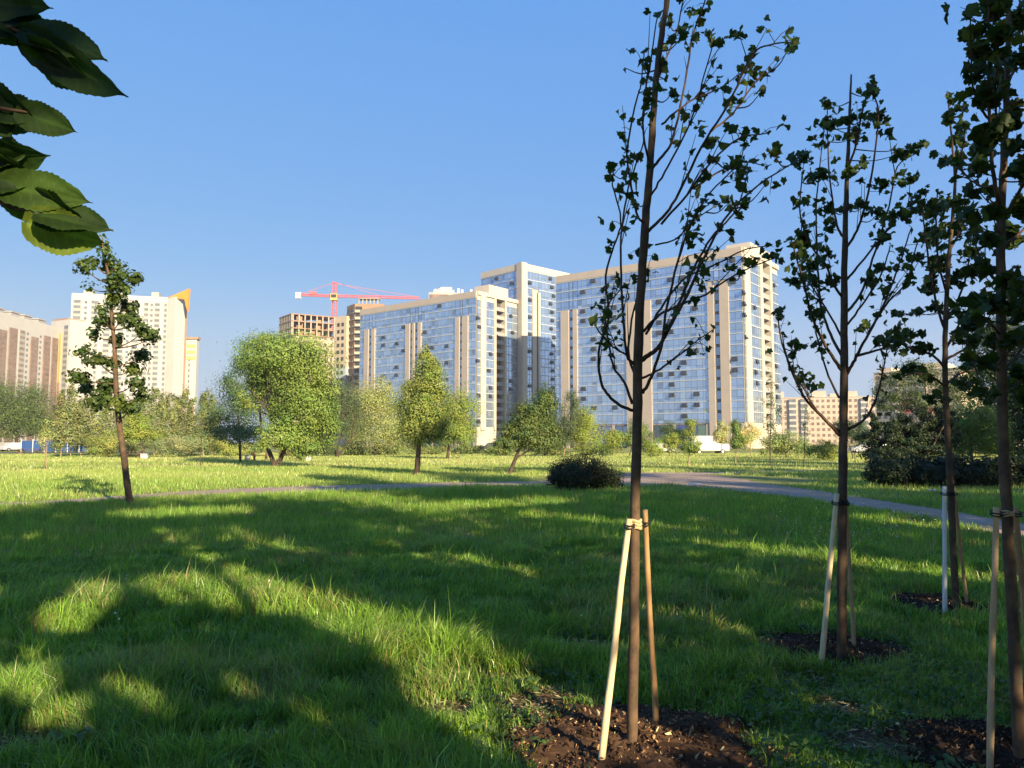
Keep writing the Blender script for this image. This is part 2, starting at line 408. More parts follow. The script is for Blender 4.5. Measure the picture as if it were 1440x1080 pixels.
def px_blobs(D, lst, depth=1.0):
    """crown lumps given by picture centre and radii, at distance D, each with its own depth offset"""
    out = []
    for i, b in enumerate(lst):
        rx, rz = b[2] * 1.22 * D / F, b[3] * 1.10 * D / F
        off = (b[4] if len(b) > 4 else rng.uniform(-.35, .35)) * rx * depth
        c = at_depth(b[0], b[1], D + off)
        out.append((c, (rx, max(rx * .85, min(rz * .6, rx * 1.3)), rz)))
    return out
def px_tree(name, label, cat, base_px, lst, n, leaf, col, **kw):
    b = ground(*base_px)
    D = b[1]
    if 'lean_px' in kw: kw['lean'] = at_depth(*kw.pop('lean_px'), D)
    br = 1.0 if max(col) < .06 else (2.0 if max(col) > .122 else 1.45)
    if 'warm' in kw: kw['warm'] = tuple(v * br for v in kw['warm'])
    return crown_tree(name, label, cat, b, px_blobs(D, lst), int(n * (1.3 if 'sapling' in name else 3.9)), leaf * .72, tuple(v * br for v in col), **kw)

OLIVE, PALE, DEEP, FRESH, BLUEG = (.092, .135, .03), (.17, .185, .07), (.045, .075, .018), (.13, .165, .03), (.07, .10, .045)
# mid field
px_tree('willow_tree', 'tallest broad olive willow in mid field with its dark inner limbs showing', 'tree', (388,657),
        [(405,496,50,26),(372,490,26,22,.4),(440,520,30,34),(455,560,22,40),(430,560,34,36),(418,600,34,26),(450,600,24,24),(388,528,34,28,.5),(356,512,22,26,.4),(372,545,20,26,.9),(408,548,26,30),(388,618,22,18,-.9),(352,560,14,22,.8),(425,628,26,12),(398,575,20,24,.9)],
        19000, .17, OLIVE, warm=(.12,.16,.04), trunk_r=.24, limbs=40, shell=.42, clump=.26, fork=.28, stems=2)
px_tree('broadleaf_tree', 'bluish green tree in the shade of the tallest willow, beside its trunk', 'tree', (338,650),
        [(330,548,24,24),(318,590,24,24),(348,580,24,30),(340,612,30,12)], 5000, .16, (.06,.105,.04), trunk_r=.12, limbs=12)
px_tree('broadleaf_tree', 'forked dark stemmed tree between the tallest willow and the pale willow', 'tree', (473,643),
        [(488,556,22,20),(482,585,18,26),(496,596,16,22),(468,560,12,14)], 3500, .16, BLUEG, trunk_r=.18, stems=3, limbs=14)
px_tree('willow_tree', 'pale silvery willow in front of the glass block, next to the pointed tree', 'tree', (528,641),
        [(530,556,28,22),(542,595,34,32),(510,598,20,32),(524,575,32,26)], 8000, .19, PALE, warm=(.15,.17,.05), trunk_r=.16, limbs=14)
px_tree('linden_tree', 'tall pointed green tree with a straight lit trunk in front of the glass block', 'tree', (586,668),
        [(601,500,10,16),(600,522,20,18),(598,548,26,22),(596,580,33,26),(588,606,28,18),(612,600,16,16)], 8500, .125, (.10,.13,.03), warm=(.15,.17,.045), trunk_r=.16, limbs=20)
px_tree('broadleaf_tree', 'rounded light green tree standing at the corner of the nearer glass block', 'tree', (629,646),
        [(640,576,28,28),(626,600,18,24),(652,598,18,24),(640,610,24,14)], 5500, .18, (.11,.145,.03), warm=FRESH, trunk_r=.16, limbs=16)
px_tree('leaning_tree', 'young tree leaning to the side with a low spreading crown', 'tree', (715,668),
        [(750,585,24,26),(735,606,26,20),(712,622,15,10),(758,615,24,18),(772,566,12,18)], 6500, .12, (.07,.105,.03), warm=(.12,.15,.04), trunk_r=.12, limbs=14, lean_px=(735,622))
px_tree('broadleaf_tree', 'dark narrow tree rising behind the crown of the leaning tree', 'tree', (766,642),
        [(767,556,10,16),(764,585,16,24),(770,612,16,18)], 3500, .17, DEEP, trunk_r=.12, limbs=10)
px_tree('birch_tree', 'grey green birch with slim trunk between the dark narrow tree and the bright bush tree', 'tree', (792,643),
        [(806,566,10,16),(800,592,16,22),(790,612,14,16)], 3200, .16, BLUEG, trunk_r=.09, bark='pale_bark', limbs=10)
px_tree('broadleaf_tree', 'bright egg shaped young tree behind the dark round bush', 'tree', (820,643),
        [(822,590,16,18),(824,610,20,22),(812,616,12,16)], 3800, .16, FRESH, trunk_r=.09, limbs=10)
px_tree('broadleaf_tree', 'small ball headed tree just left of the tied young tree trunk', 'tree', (862,642), [(861,619,16,13),(866,612,9,7)], 1500, .17, FRESH, trunk_r=.07, limbs=7, bark='pale_bark')
px_tree('broadleaf_tree', 'ball headed tree half hidden behind the nearest tied trunk', 'tree', (884,642), [(884,616,12,12),(897,606,10,12)], 1500, .17, (.10,.14,.03), trunk_r=.07, limbs=7)
px_tree('bush', 'low bright bush beside the ball headed trees before the glass block', 'bush', (919,644), [(918,630,13,11),(910,624,8,8)], 1200, .16, FRESH, trunk_r=.05, limbs=6, trunk_part='stem', part='foliage')
px_tree('broadleaf_tree', 'ball headed tree just right of the nearest tied trunk, beside the white van', 'tree', (941,642), [(941,619,12,9),(944,625,12,8)], 1300, .16, FRESH, trunk_r=.06, limbs=7)
px_tree('broadleaf_tree', 'dark tree close against the podium of the farther glass block', 'tree', (952,640), [(952,612,14,14),(938,606,12,10)], 1200, .2, (.045,.075,.03), trunk_r=.08, limbs=6)
px_tree('broadleaf_tree', 'slim young tree with a pale trunk left of the white van', 'tree', (968,655), [(971,597,8,9),(970,614,10,10),(973,628,12,8)], 1300, .13, (.10,.14,.035), trunk_r=.06, limbs=9, bark='pale_bark')
px_tree('broadleaf_tree', 'pale yellowish young tree directly above the white van', 'tree', (1016,643), [(1014,606,13,11),(1012,616,10,8)], 1100, .17, (.24,.23,.10), trunk_r=.05, limbs=7, bark='pale_bark')
px_tree('broadleaf_tree', 'green young tree between two pale yellowish ones at the podium corner', 'tree', (1034,652), [(1034,604,8,12),(1036,622,10,10)], 1300, .13, (.09,.13,.03), trunk_r=.05, limbs=7, bark='pale_bark')
px_tree('broadleaf_tree', 'pale yellowish tree at the sunlit end wall of the glass block', 'tree', (1056,642), [(1053,610,15,13),(1046,622,12,10)], 1500, .17, (.25,.24,.10), trunk_r=.06, limbs=8, bark='pale_bark')
px_tree('bush', 'wide pale green bush at the foot of the glass block end wall', 'bush', (1105,645), [(1104,622,24,18),(1085,628,14,14),(1122,628,14,12)], 2600, .17, (.13,.165,.055), trunk_r=.06, limbs=9, trunk_part='stem', part='foliage')
px_tree('bush', 'fresh green bush in front of the pink brick flats', 'bush', (1156,648), [(1155,633,17,12),(1166,628,9,10)], 1500, .15, FRESH, trunk_r=.05, limbs=7, trunk_part='stem', part='foliage')
px_tree('broadleaf_tree', 'dark bluish tree behind the second young trunk, in front of the pink flats', 'tree', (1200,645), [(1200,606,17,15),(1186,602,12,13),(1212,616,11,12)], 2600, .15, (.05,.085,.04), trunk_r=.07, limbs=8)
px_tree('sapling', 'thin dark sapling with sparse leaves standing alone beyond the path fork', 'sapling', (1083,657), [(1085,550,10,30),(1085,580,13,24),(1083,598,12,14)], 650, .13, (.05,.085,.03), trunk_r=.045, limbs=14)
px_tree('sapling', 'almost bare slim sapling in front of the pink flats', 'sapling', (1130,658), [(1132,575,7,22),(1131,600,8,16)], 170, .13, (.07,.10,.04), trunk_r=.035, limbs=12)
px_tree('sapling', 'leaning thin sapling on the lawn left of the dark clipped hedge', 'sapling', (1205,656), [(1198,622,7,12)], 90, .13, (.07,.10,.04), trunk_r=.03, limbs=7)
px_tree('sapling', 'thin sapling standing between the leaning park tree and the large willow', 'sapling', (282,657), [(283,585,7,22),(282,610,9,18)], 420, .13, (.08,.12,.05), trunk_r=.035, limbs=10)
px_tree('sapling', 'slim pale stemmed sapling on the sunlit lawn before the blue hoarding', 'sapling', (66,662), [(65,600,9,14),(64,618,10,14)], 500, .13, (.15,.18,.06), trunk_r=.03, limbs=9, bark='pale_bark')
px_tree('sapling', 'short twiggy sapling right of the rounded light green tree', 'sapling', (645,657), [(645,640,9,9)], 60, .12, (.09,.12,.04), trunk_r=.03, limbs=10, bark='pale_bark')
px_tree('broadleaf_tree', 'soft green tree filling the gap between the pale willow and the pointed tree', 'tree', (560,639), [(562,590,22,26),(552,612,22,18),(574,616,18,18)], 2600, .2, (.10,.135,.04), trunk_r=.12, limbs=10)
px_tree('broadleaf_tree', 'grey green tree behind the bare stems of the forked tree', 'tree', (505,638), [(500,575,20,24),(512,600,22,24),(494,614,18,18)], 2400, .2, (.11,.135,.055), trunk_r=.12, limbs=10)
px_tree('bush', 'long low scrub between the tallest willow and the forked tree', 'bush', (452,641), [(445,630,22,10),(468,632,16,8),(425,632,18,9)], 1500, .16, (.13,.165,.045), trunk_r=.05, limbs=7, trunk_part='stem', part='foliage')
px_tree('broadleaf_tree', 'dark mid green tree standing behind the leaning tree and the birch', 'tree', (738,639), [(736,600,20,24),(750,612,22,18),(722,614,16,16)], 2400, .2, (.075,.11,.03), trunk_r=.12, limbs=10)
px_tree('broadleaf_tree', 'dull green tree farther back above the ball headed trees', 'tree', (895,638), [(893,604,14,14),(905,612,12,12)], 1100, .2, (.08,.115,.035), trunk_r=.09, limbs=8)
px_tree('bush', 'low scrub between the wide grey green bush and the pale low bush', 'bush', (292,640), [(290,622,18,14),(278,628,16,10),(304,626,16,10)], 1600, .2, (.12,.15,.05), trunk_r=.05, limbs=7, trunk_part='stem', part='foliage')
for i, (x, w_, h_) in enumerate([(345,20,9),(412,22,8),(500,18,9),(545,20,9),(600,22,9),(655,20,8),(700,16,8),(775,22,10),(838,18,10)]):
    D_ = 88 + (i * 13) % 11; b_ = np.array([(x - CX) * D_ / F, D_, 0.])
    crown_tree('scrub_bush', 'low green scrub bush in the line at the foot of the glass blocks', 'bush', b_, px_blobs(D_, [(x, 632, w_, h_), (x - w_*.6, 634, w_*.6, h_*.8), (x + w_*.6, 633, w_*.6, h_*.9)]), 2600, .17, [(.16,.22,.06),(.20,.24,.07),(.12,.18,.05)][i % 3], trunk_r=.05, limbs=7, group='low scrub bushes along the far side of the park', part='foliage', trunk_part='stem')
# left side
px_tree('broadleaf_tree', 'big spreading dark green tree at the edge of the view above the blue hoarding', 'tree', (24,634),
        [(15,565,40,30),(50,575,28,30),(20,592,50,24),(-25,575,35,40),(45,600,26,16)], 13000, .28, (.06,.095,.022), warm=(.09,.125,.03), trunk_r=.35, limbs=18)
px_tree('broadleaf_tree', 'bright mushroom shaped young tree behind the leaning park tree', 'tree', (205,645), [(193,598,19,15),(202,612,20,10),(180,612,12,12)], 2600, .17, FRESH, trunk_r=.07, limbs=9)
px_tree('bush', 'yellow green bush between the leaning park tree and the blue hoarding', 'bush', (152,643), [(152,622,22,15),(138,630,12,10),(168,628,14,13)], 2200, .17, (.14,.165,.045), trunk_r=.06, limbs=8, trunk_part='stem', part='foliage')
px_tree('bush', 'wide grey green bush right of the mushroom shaped tree', 'bush', (252,643), [(250,625,28,12),(230,628,14,10),(272,628,13,10)], 2600, .16, (.14,.165,.075), trunk_r=.05, limbs=9, trunk_part='stem', part='foliage')
px_tree('bush', 'pale green low bush under the bluish tree beside the willow', 'bush', (326,645), [(325,631,20,10),(312,628,12,9),(306,620,12,12)], 1700, .15, (.17,.19,.05), trunk_r=.05, limbs=7, trunk_part='stem', part='foliage')
for i, (x, top, w) in enumerate([(88,553,13),(102,543,12),(116,556,12),(131,560,13),(146,553,12),(171,548,12),(186,556,13),(203,550,12),(219,543,13),(233,548,12),(246,552,12),(259,546,12),(271,555,11),(288,548,12),(300,556,12)]):
    D = 82 + (i * 37) % 17
    b = np.array([(x - CX) * D / F, D, 0]); hz = lambda py: at_depth(x, py, D)
    bl = [(at_depth(x, top + 12, D), (w*.55*D/F, w*.55*D/F, 13*D/F)), (at_depth(x - 1, top + 36, D), (w*.95*D/F, w*.95*D/F, 21*D/F)), (at_depth(x + 1, top + 62, D), (w*1.1*D/F, w*1.1*D/F, 19*D/F))]
    crown_tree('poplar_tree', 'slender grey green young poplar in the row before the white tower block', 'tree', b, bl, 4600, .2, (.20, .24, .09), warm=(.26,.29,.10), trunk_r=.08, limbs=9, bark='pale_bark', group='young poplars in a row before the white tower', clump=.3)
# right side, in the shade
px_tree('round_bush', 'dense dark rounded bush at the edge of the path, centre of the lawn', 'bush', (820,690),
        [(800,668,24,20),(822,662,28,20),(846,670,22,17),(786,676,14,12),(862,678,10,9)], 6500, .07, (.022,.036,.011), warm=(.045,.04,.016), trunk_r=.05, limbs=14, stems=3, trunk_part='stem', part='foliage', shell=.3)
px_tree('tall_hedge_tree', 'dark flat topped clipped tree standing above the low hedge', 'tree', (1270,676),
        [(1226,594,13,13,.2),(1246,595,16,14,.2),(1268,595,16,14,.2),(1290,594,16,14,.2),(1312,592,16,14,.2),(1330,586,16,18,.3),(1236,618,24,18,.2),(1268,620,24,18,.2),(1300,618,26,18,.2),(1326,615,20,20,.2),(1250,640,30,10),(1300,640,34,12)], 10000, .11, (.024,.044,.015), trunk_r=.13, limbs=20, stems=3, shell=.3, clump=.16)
px_tree('broadleaf_tree', 'light green bushy tree showing between the two nearest right hand trunks', 'tree', (1370,672),
        [(1358,592,24,26),(1382,600,26,28),(1366,625,30,16),(1400,612,20,22)], 7000, .10, (.085,.13,.025), trunk_r=.12, limbs=14)
px_tree('broadleaf_tree', 'large dark tree at the edge of the view behind the nearest right hand trunk', 'tree', (1420,660),
        [(1395,520,36,34),(1440,500,48,50),(1425,570,46,44),(1470,560,50,60),(1400,470,26,24),(1440,620,40,30)], 15000, .16, (.035,.06,.018), trunk_r=.25, limbs=26, shell=.4)
px_tree('broadleaf_tree', 'open crowned dark tree through which the sandy flats show', 'tree', (1300,652),
        [(1262,540,26,20),(1300,525,34,18),(1340,545,32,22),(1288,565,38,14),(1245,560,16,14),(1366,560,22,18)], 3200, .17, (.05,.075,.02), trunk_r=.16, limbs=22)
def hedge(name, label, px0, px1, pyb, h, n):
    a, b = ground(px0, pyb), ground(px1, pyb)
    L_ = np.linalg.norm(b - a); k = max(4, int(L_ / .9)); bl = []
    for i in range(k):
        c = a + (b - a) * ((i + .5) / k) + np.array([0, rng.uniform(.2, .5), 0])
        bl.append((c + [0, 0, h * .5], (L_ / k * .8, .6, h * rng.uniform(.48, .60))))
    t = thing(name, label, 'hedge', (a + b) / 2)
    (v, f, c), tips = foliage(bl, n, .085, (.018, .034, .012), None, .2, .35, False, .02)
    link('foliage', tri_mesh('foliage', v, f, c), M['leaf'], t, world=True)
    mb = MB()
    for q in tips[::4]: mb.tube([(q[0] + rng.uniform(-.1, .1), q[1], -.05), (q[0], q[1], q[2] * .6), q], [.014, .010, .004], 5)
    mb.build('stems', M['dark_bark'], t, world=True)
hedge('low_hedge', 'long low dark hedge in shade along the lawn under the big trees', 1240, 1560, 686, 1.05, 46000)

# out of frame: the trees of the alley whose shade falls over the near lawn
sh = np.array([math.sin(SUN_AZ), math.cos(SUN_AZ)]); ph = np.array([-sh[1], sh[0]])
if ph[1] < 0: ph = -ph
for i, (al, pe, h, r) in enumerate([(7.0,-3.0,10.5,2.6),(9.5,-.8,12,2.5),(6.0,1.5,11.5,2.7),(7.5,5.6,11,2.8),(6.2,9.8,12,2.9),(7.8,14.0,12.4,2.9),(6.8,18.4,11.8,2.8),(8.5,22.8,12,2.8),
                                  (13.0,3.5,13.5,2.8),(12.5,11.8,15.5,2.6),(13.5,19.5,15,2.6),(13.5,27.5,15,2.6)]):
    xy = sh * al + ph * pe; b = np.array([xy[0], xy[1], 0])
    bl = [(b + [rng.uniform(-.5,.5), rng.uniform(-.5,.5), h*.42], (r, r, h*.24)), (b + [rng.uniform(-.6,.6), rng.uniform(-.6,.6), h*.68], (r*.9, r*.9, h*.25)), (b + [0, 0, h*.88], (r*.55, r*.55, h*.16)),
          (b + [rng.uniform(-1,1), rng.uniform(-1,1), h*.25], (r*.85, r*.85, h*.1))]
    crown_tree('shade_tree', 'dense tall tree of the alley shading the near lawn', 'tree', b, bl, 13000, .24, (.06,.09,.025), trunk_r=.2, limbs=16, group='alley trees shading the near lawn', carved=True, shell=.5, zmin=1.0)
for i, (x, y, h, r) in enumerate([(9.5,4.6,14.5,2.2),(14.0,8.5,15.5,2.3),(19.5,13.5,16,2.4),(26,19,15,2.5)]):  # added out of view, crowns raised so their shade lands only far off
    b = np.array([x, y, 0.])
    crown_tree('shade_tree', 'unseen tall bare stemmed tree, crown set high to throw bands of shade far over the lawn', 'tree', b, [(b+[0,0,h*.70],(r,r,h*.10)),(b+[.4,.3,h*.88],(r*.8,r*.8,h*.12))], 3800, .27, (.06,.09,.025), trunk_r=.16, limbs=12, group='tall bare stemmed alley trees')
for i, (x, y, h, r) in enumerate([(27,24,11,3.4),(31,31,12,3.6),(34,40,11,3.6)]):
    b = np.array([x, y, 0.])
    crown_tree('shade_tree', 'dense tall tree standing behind the low hedge out of the sun side', 'tree', b, [(b+[0,0,h*.4],(r,r,h*.25)),(b+[0,0,h*.72],(r*.8,r*.8,h*.26))], 6000, .3, (.06,.09,.025), trunk_r=.22, limbs=12, group='tall trees beyond the hedge')

# park tree at the left, tiers of leaves on a bent stem
pt = ground(183, 712); D = pt[1]
t = thing('park_tree', 'young tree with a bent bare stem and tiers of dark leaf clusters', 'tree', pt)
stem = smooth_path([at_depth(x, y, D) for x, y in ((184,714),(180,690),(174,640),(167,590),(163,540),(161,490),(157,440),(155,400),(150,375),(145,350),(144,334))], 4)
mb = MB(); mb.tube(stem, np.linspace(5.0, .7, len(stem)) * D / F, 10, wob=.06)
cl = [(144,342,5,12),(149,352,6,10),(115,375,12,4),(132,369,9,8),(150,370,12,9),(166,374,10,8),(190,391,13,4),(158,396,13,8),(172,388,10,6),(127,405,4,7),(160,420,12,10),(183,432,14,7),(142,438,7,7),(148,452,14,6),(188,452,14,6),(203,466,15,7),(214,476,8,5),(132,470,9,6),(164,478,10,6),(114,494,10,5),(137,506,16,5),(157,512,13,5),(199,500,15,6),(184,518,14,6),(108,529,15,7),(122,546,13,8),(190,538,13,5),(150,542,18,8),(202,556,10,4),(134,562,16,7),(183,574,16,5),(160,565,14,6),(170,445,8,10),(175,405,9,8)]
bl = []
for cx, cy, rx, ry in cl:
    off = rng.uniform(-.9, .9); c = at_depth(cx, cy, D + off); bl.append((c, (rx*D/F, rx*D/F*.8, ry*D/F)))
    i = int(np.argmin([abs(q[2] - (c[2] - .25)) for q in stem])); a = stem[i]
    mb.tube(smooth_path([a, a + (c - a) * .5 - [0, 0, .06], c], 3), np.linspace(.022, .006, 7), 5)
mb.build('trunk', M['bark'], t, world=True, smooth=True)
(v, f, c), _ = foliage(bl, 5600, .115, (.055, .095, .018), (.12, .16, .03), .35, .6)
link('crown', tri_mesh('crown', v, f, c), M['leaf'], t, world=True)

# ------------------------------------------------------------------ tied young trees in the foreground
def maple_template(depth, fold, curl, sk):
    """a lobed leaf: lobe depth, fold along the midrib, curl of the tip, skew"""
    n = 22; v = [(0, -.12, 0)]
    for i in range(n):
        a = 2 * math.pi * i / n; t_ = a - math.pi / 2
        r = .46 + .05 * math.cos(t_ - math.pi) + depth * math.cos(5 * (a - math.pi)) + .05 * math.sin(11 * a + sk)
        if i == 0: r *= .55
        x, y = r * math.sin(a) * (1 + .12 * math.sin(a + sk)), -r * math.cos(a) * 1.08
        v.append((x, y, fold * abs(x) - curl * (y + .2) ** 2 * (1 if y > -.2 else .2) + .06 * math.sin(7 * x + 5 * y + sk)))
    return np.array(v), np.array([(0, 1 + i, 1 + (i + 1) % n) for i in range(n)])
MAPLES = [maple_template(.065, .4, .7, .3), maple_template(.04, .9, .3, 1.7), maple_template(.075, .2, 1.2, 3.1), maple_template(.035, .6, .9, 4.4)]
def leaf_arrays(pos, out, size, col, droop=.8):
    A, off, which = [], 0, rng.integers(0, 4, len(pos))
    for k, (tv, tf) in enumerate(MAPLES):
        m = which == k; n = int(m.sum())
        if not n: continue
        nrm = rand_dirs(n) * .9 + np.array([0, 0, .35])
        v, f, c = scatter(tv, tf, pos[m], frames(nrm, rng.uniform(0, 6.28, n)), size * rng.uniform(.6, 1.3, n), col[m])
        A.append((v, f + off, c)); off += len(v)
    return tuple(np.vstack(q) for q in zip(*A))

def young_tree(label, D, trunk, r_px, branches, leaf, leaves_per_m, clusters, col, warm, start=.35, spread=.6, bush=3, dens=1.0):
    """trunk: picture points; branches: picture points from the trunk outwards, each swung to its own depth"""
    base = at_depth(*trunk[0], D); base[2] = 0
    t = thing('young_tree', label, 'tree', base)
    tp = [at_depth(x, y, D) for x, y in trunk]; tp[0][2] = -.05
    tp = smooth_path(tp, 6)
    rr = np.interp(np.linspace(0, 1, len(tp)), np.linspace(0, 1, len(r_px)), r_px) * D / F
    for i in range(1, len(tp) - 1): tp[i] = tp[i] + rng.normal(size=3) * [.0012, .0012, 0]; rr[i] *= 1 + (.06 if i % 5 == 0 else 0)
    mb = MB(); mb.tube(tp, rr, 14, wob=.02); mb.build('trunk', M['bark'], t, world=True, smooth=True)
    pos = []; lines = []
    mt = MB()
    for bi, b in enumerate(branches):
        r0 = b[0]; pts = b[1:]
        off = (.35 + .65 * rng.random()) * spread * (1 if bi % 2 else -1)
        k = len(pts) - 1
        P = [at_depth(x, y, D + off * (i / k) ** 1.1) for i, (x, y) in enumerate(pts)]
        P = smooth_path(P, 5); lines.append(P)
        bm = MB(); bm.tube([p + rng.normal(size=3) * .0016 for p in P], np.linspace(r0 * .85, .8, len(P)) * D / F, 7)
        bm.build('branch', M['twig'], t, world=True, smooth=True)
        for _ in range(3):
            i0 = int(len(P) * rng.uniform(.2, .65)); q0 = P[i0]; tg = P[min(i0 + 3, len(P) - 1)] - P[max(i0 - 1, 0)]; tg /= np.linalg.norm(tg) + 1e-9
            dv = tg + rand_dirs(1)[0] * .32 + np.array([0, 0, .12]); dv /= np.linalg.norm(dv); lsh = rng.uniform(.14, .42) * spread * 1.5
            sp_ = smooth_path([q0, q0 + dv * lsh * .5 + [0, 0, .01], q0 + dv * lsh + [0, 0, .05 * lsh]], 3)
            mt.tube(sp_, np.linspace(.0032, .0014, len(sp_)), 5)
            for w_ in np.linspace(.5, 1, rng.integers(2, 4)):
                pos.append(q0 + dv * lsh * w_ + rng.normal(size=3) * leaf * .4)
        ln = [np.linalg.norm(P[i+1] - P[i]) for i in range(len(P)-1)]; tot = sum(ln)
        nsp = int(tot * leaves_per_m)
        for _ in range(nsp):
            s_ = start + (1 - start) * rng.random() ** .75
            i = min(int(s_ * (len(P) - 1)), len(P) - 2); q = P[i] + (P[i+1] - P[i]) * rng.random()
            tw = rand_dirs(1)[0] * rng.uniform(.02, .12) + np.array([.02, 0, .02])
            e = q + tw
            mt.tube([q, q + tw * .5 + [0, 0, .01], e], [.0022, .0018, .0012], 4)
            for _ in range(rng.integers(1, bush + 1)): pos.append(e + rng.normal(size=3) * leaf * .55)
        pos.append(P[-1])
    for cx, cy, rx, ry, n in clusters:
        dz = rng.uniform(-spread, spread) * .6
        c = at_depth(cx, cy, D + dz)
        allp = [p for P in lines for p in P[len(P)//3:]] + tp[len(tp)//2:]
        j = int(np.argmin([np.linalg.norm(p - c) + (.3 if p[2] > c[2] else 0) for p in allp])); a = allp[j]
        mt.tube(smooth_path([a, a + (c - a) * .5 - [0, 0, .03], c], 3), np.linspace(.005, .002, 7), 5)
        for _ in range(int(n * dens)):
            d = rand_dirs(1)[0] * rng.random() ** .5
            e = c + d * np.array([rx, rx, ry]) * D / F; pos.append(e)
            if rng.random() < .4: mt.tube([c, e], [.0022, .0012], 4)
    tag(mt.build('twigs', M['twig'], t, world=True), kind='stuff')
    pos = np.array(pos)
    v, f, c = leaf_arrays(pos, None, leaf, leaf_cols(col, len(pos), .3, warm, .14))
    link('leaves', tri_mesh('leaves', v, f, c), M['leaf'], t, world=True)
    return t
DK, WM = (.042, .075, .016), (.11, .15, .025)
T1 = [(888,1048),(891,900),(893,725),(896,600),(897,500),(902,400),(907,320),(914,240),(920,140),(929,60),(938,0),(945,-70),(950,-160)]
B1 = [(4.2,(903,506),(915,498),(927,487),(940,463),(967,413),(993,357),(1025,300),(1070,258),(1118,228)),
      (3,(934,476),(950,440),(972,385),(1000,335),(1032,300),(1045,268),(1052,240)),
      (3,(903,553),(916,530),(930,487),(938,430),(957,353),(976,306),(1001,268),(1038,233)),
      (2.2,(903,532),(927,520),(957,497),(977,482),(1003,463)),
      (2.6,(905,466),(927,443),(960,427),(993,413),(1040,383),(1092,362)),
      (2.2,(908,470),(935,425),(965,390),(1000,375),(1045,352),(1080,345)),
      (2.8,(890,577),(870,569),(853,553),(843,530),(843,487),(855,450),(852,387),(863,347),(873,310),(862,262),(858,240)),
      (2.6,(889,568),(878,537),(863,517),(855,477),(851,437),(866,415),(880,398)),
      (2.6,(894,515),(882,500),(877,453),(873,387),(875,320),(886,255),(905,200),(899,170)),
      (2.4,(897,540),(884,497),(887,460),(897,407),(902,353),(910,300)),
      (2.8,(912,325),(931,306),(950,280),(986,207),(1022,150),(1058,78),(1085,62),(1118,60)),
      (2,(1000,185),(1030,160),(1060,118),(1085,100)),
      (2.2,(909,318),(895,300),(886,251),(882,207),(895,140),(901,120),(906,70)),
      (2.8,(918,236),(931,220),(944,200),(960,135),(975,47),(992,0),(1000,-60)),
      (2.2,(916,230),(907,205),(904,155),(915,85),(925,20)),
      (2,(931,175),(952,156),(975,140),(1012,124),(1048,98)),
      (2.2,(930,315),(965,275),(996,233),(1038,195),(1079,187)),
      (2,(975,265),(1005,245),(1040,228),(1075,232)),
      (2,(912,280),(930,250),(955,205),(975,160),(990,108),(1003,60)),
      (2,(926,110),(938,80),(955,30),(965,-40)),
      (1.8,(883,500),(866,490),(845,470),(835,452)),
      (1.6,(922,345),(950,336),(975,312),(1005,290))]
CL1 = [(1038,235,22,9,16),(1088,215,14,14,15),(1048,190,22,8,10),(1080,255,10,8,7),(1025,285,16,9,9),(1042,290,12,10,9),(1000,52,14,10,10),(1040,50,14,8,8),(960,50,20,12,12),(940,30,14,14,10),(1112,60,9,8,6),(1060,72,14,8,7),(1062,100,8,10,5),(1000,200,10,12,8),(945,132,10,14,9),(892,285,9,12,8),(905,92,10,10,8),(935,90,12,10,7),(1030,150,10,10,6),(1070,130,9,6,4),(862,245,6,7,4),(878,95,5,5,2),(1090,362,16,8,7),(1043,383,9,6,4),(985,20,18,10,10)]
young_tree('nearest young tree, sparse leaves on long rods swept sideways, bare trunk tied at waist height', 4.0, T1, [7.4,7.2,6.9,6.6,6.6,6.2,5.8,5.2,4.6,4.2,4,3,2], B1, .044, 6, CL1, DK, WM, .45, .55, 3, .8)

T2 = [(1183,928),(1184,800),(1185,700),(1186,600),(1187,520),(1187,420),(1188,340),(1191,250),(1194,180),(1197,105)]
B2 = [(3,(1181,612),(1160,590),(1130,557),(1110,512),(1098,475),(1094,440)), (2.6,(1180,607),(1150,580),(1130,545),(1110,515),(1100,470)),
      (3,(1183,520),(1170,500),(1155,475),(1140,440),(1132,405),(1122,370),(1112,335)), (2.6,(1184,500),(1168,470),(1155,430),(1150,380),(1148,320),(1150,260),(1160,170)),
      (3,(1189,530),(1200,510),(1210,490),(1232,450),(1250,410),(1265,370),(1282,320)), (2.6,(1192,604),(1215,590),(1232,560),(1243,515),(1250,470)),
      (2.6,(1205,500),(1225,495),(1245,488),(1262,470)), (2.6,(1189,440),(1203,425),(1216,400),(1235,340),(1250,290),(1262,235),(1290,215)),
      (2.4,(1186,420),(1172,400),(1160,370),(1140,345),(1125,300),(1128,245)), (2.4,(1187,335),(1178,320),(1172,290),(1165,230),(1163,150)),
      (2.4,(1189,350),(1202,330),(1215,295),(1228,235),(1235,160),(1225,125)), (2.2,(1190,395),(1210,370),(1235,340),(1262,305),(1300,270)),
      (2.2,(1192,235),(1202,210),(1210,170),(1218,135)), (2,(1187,480),(1165,440),(1140,400),(1118,380)), (2,(1220,470),(1245,430),(1275,395),(1290,340)),
      (2,(1180,560),(1162,520),(1148,470),(1140,430)), (2,(1188,460),(1212,430),(1240,385),(1252,345))]
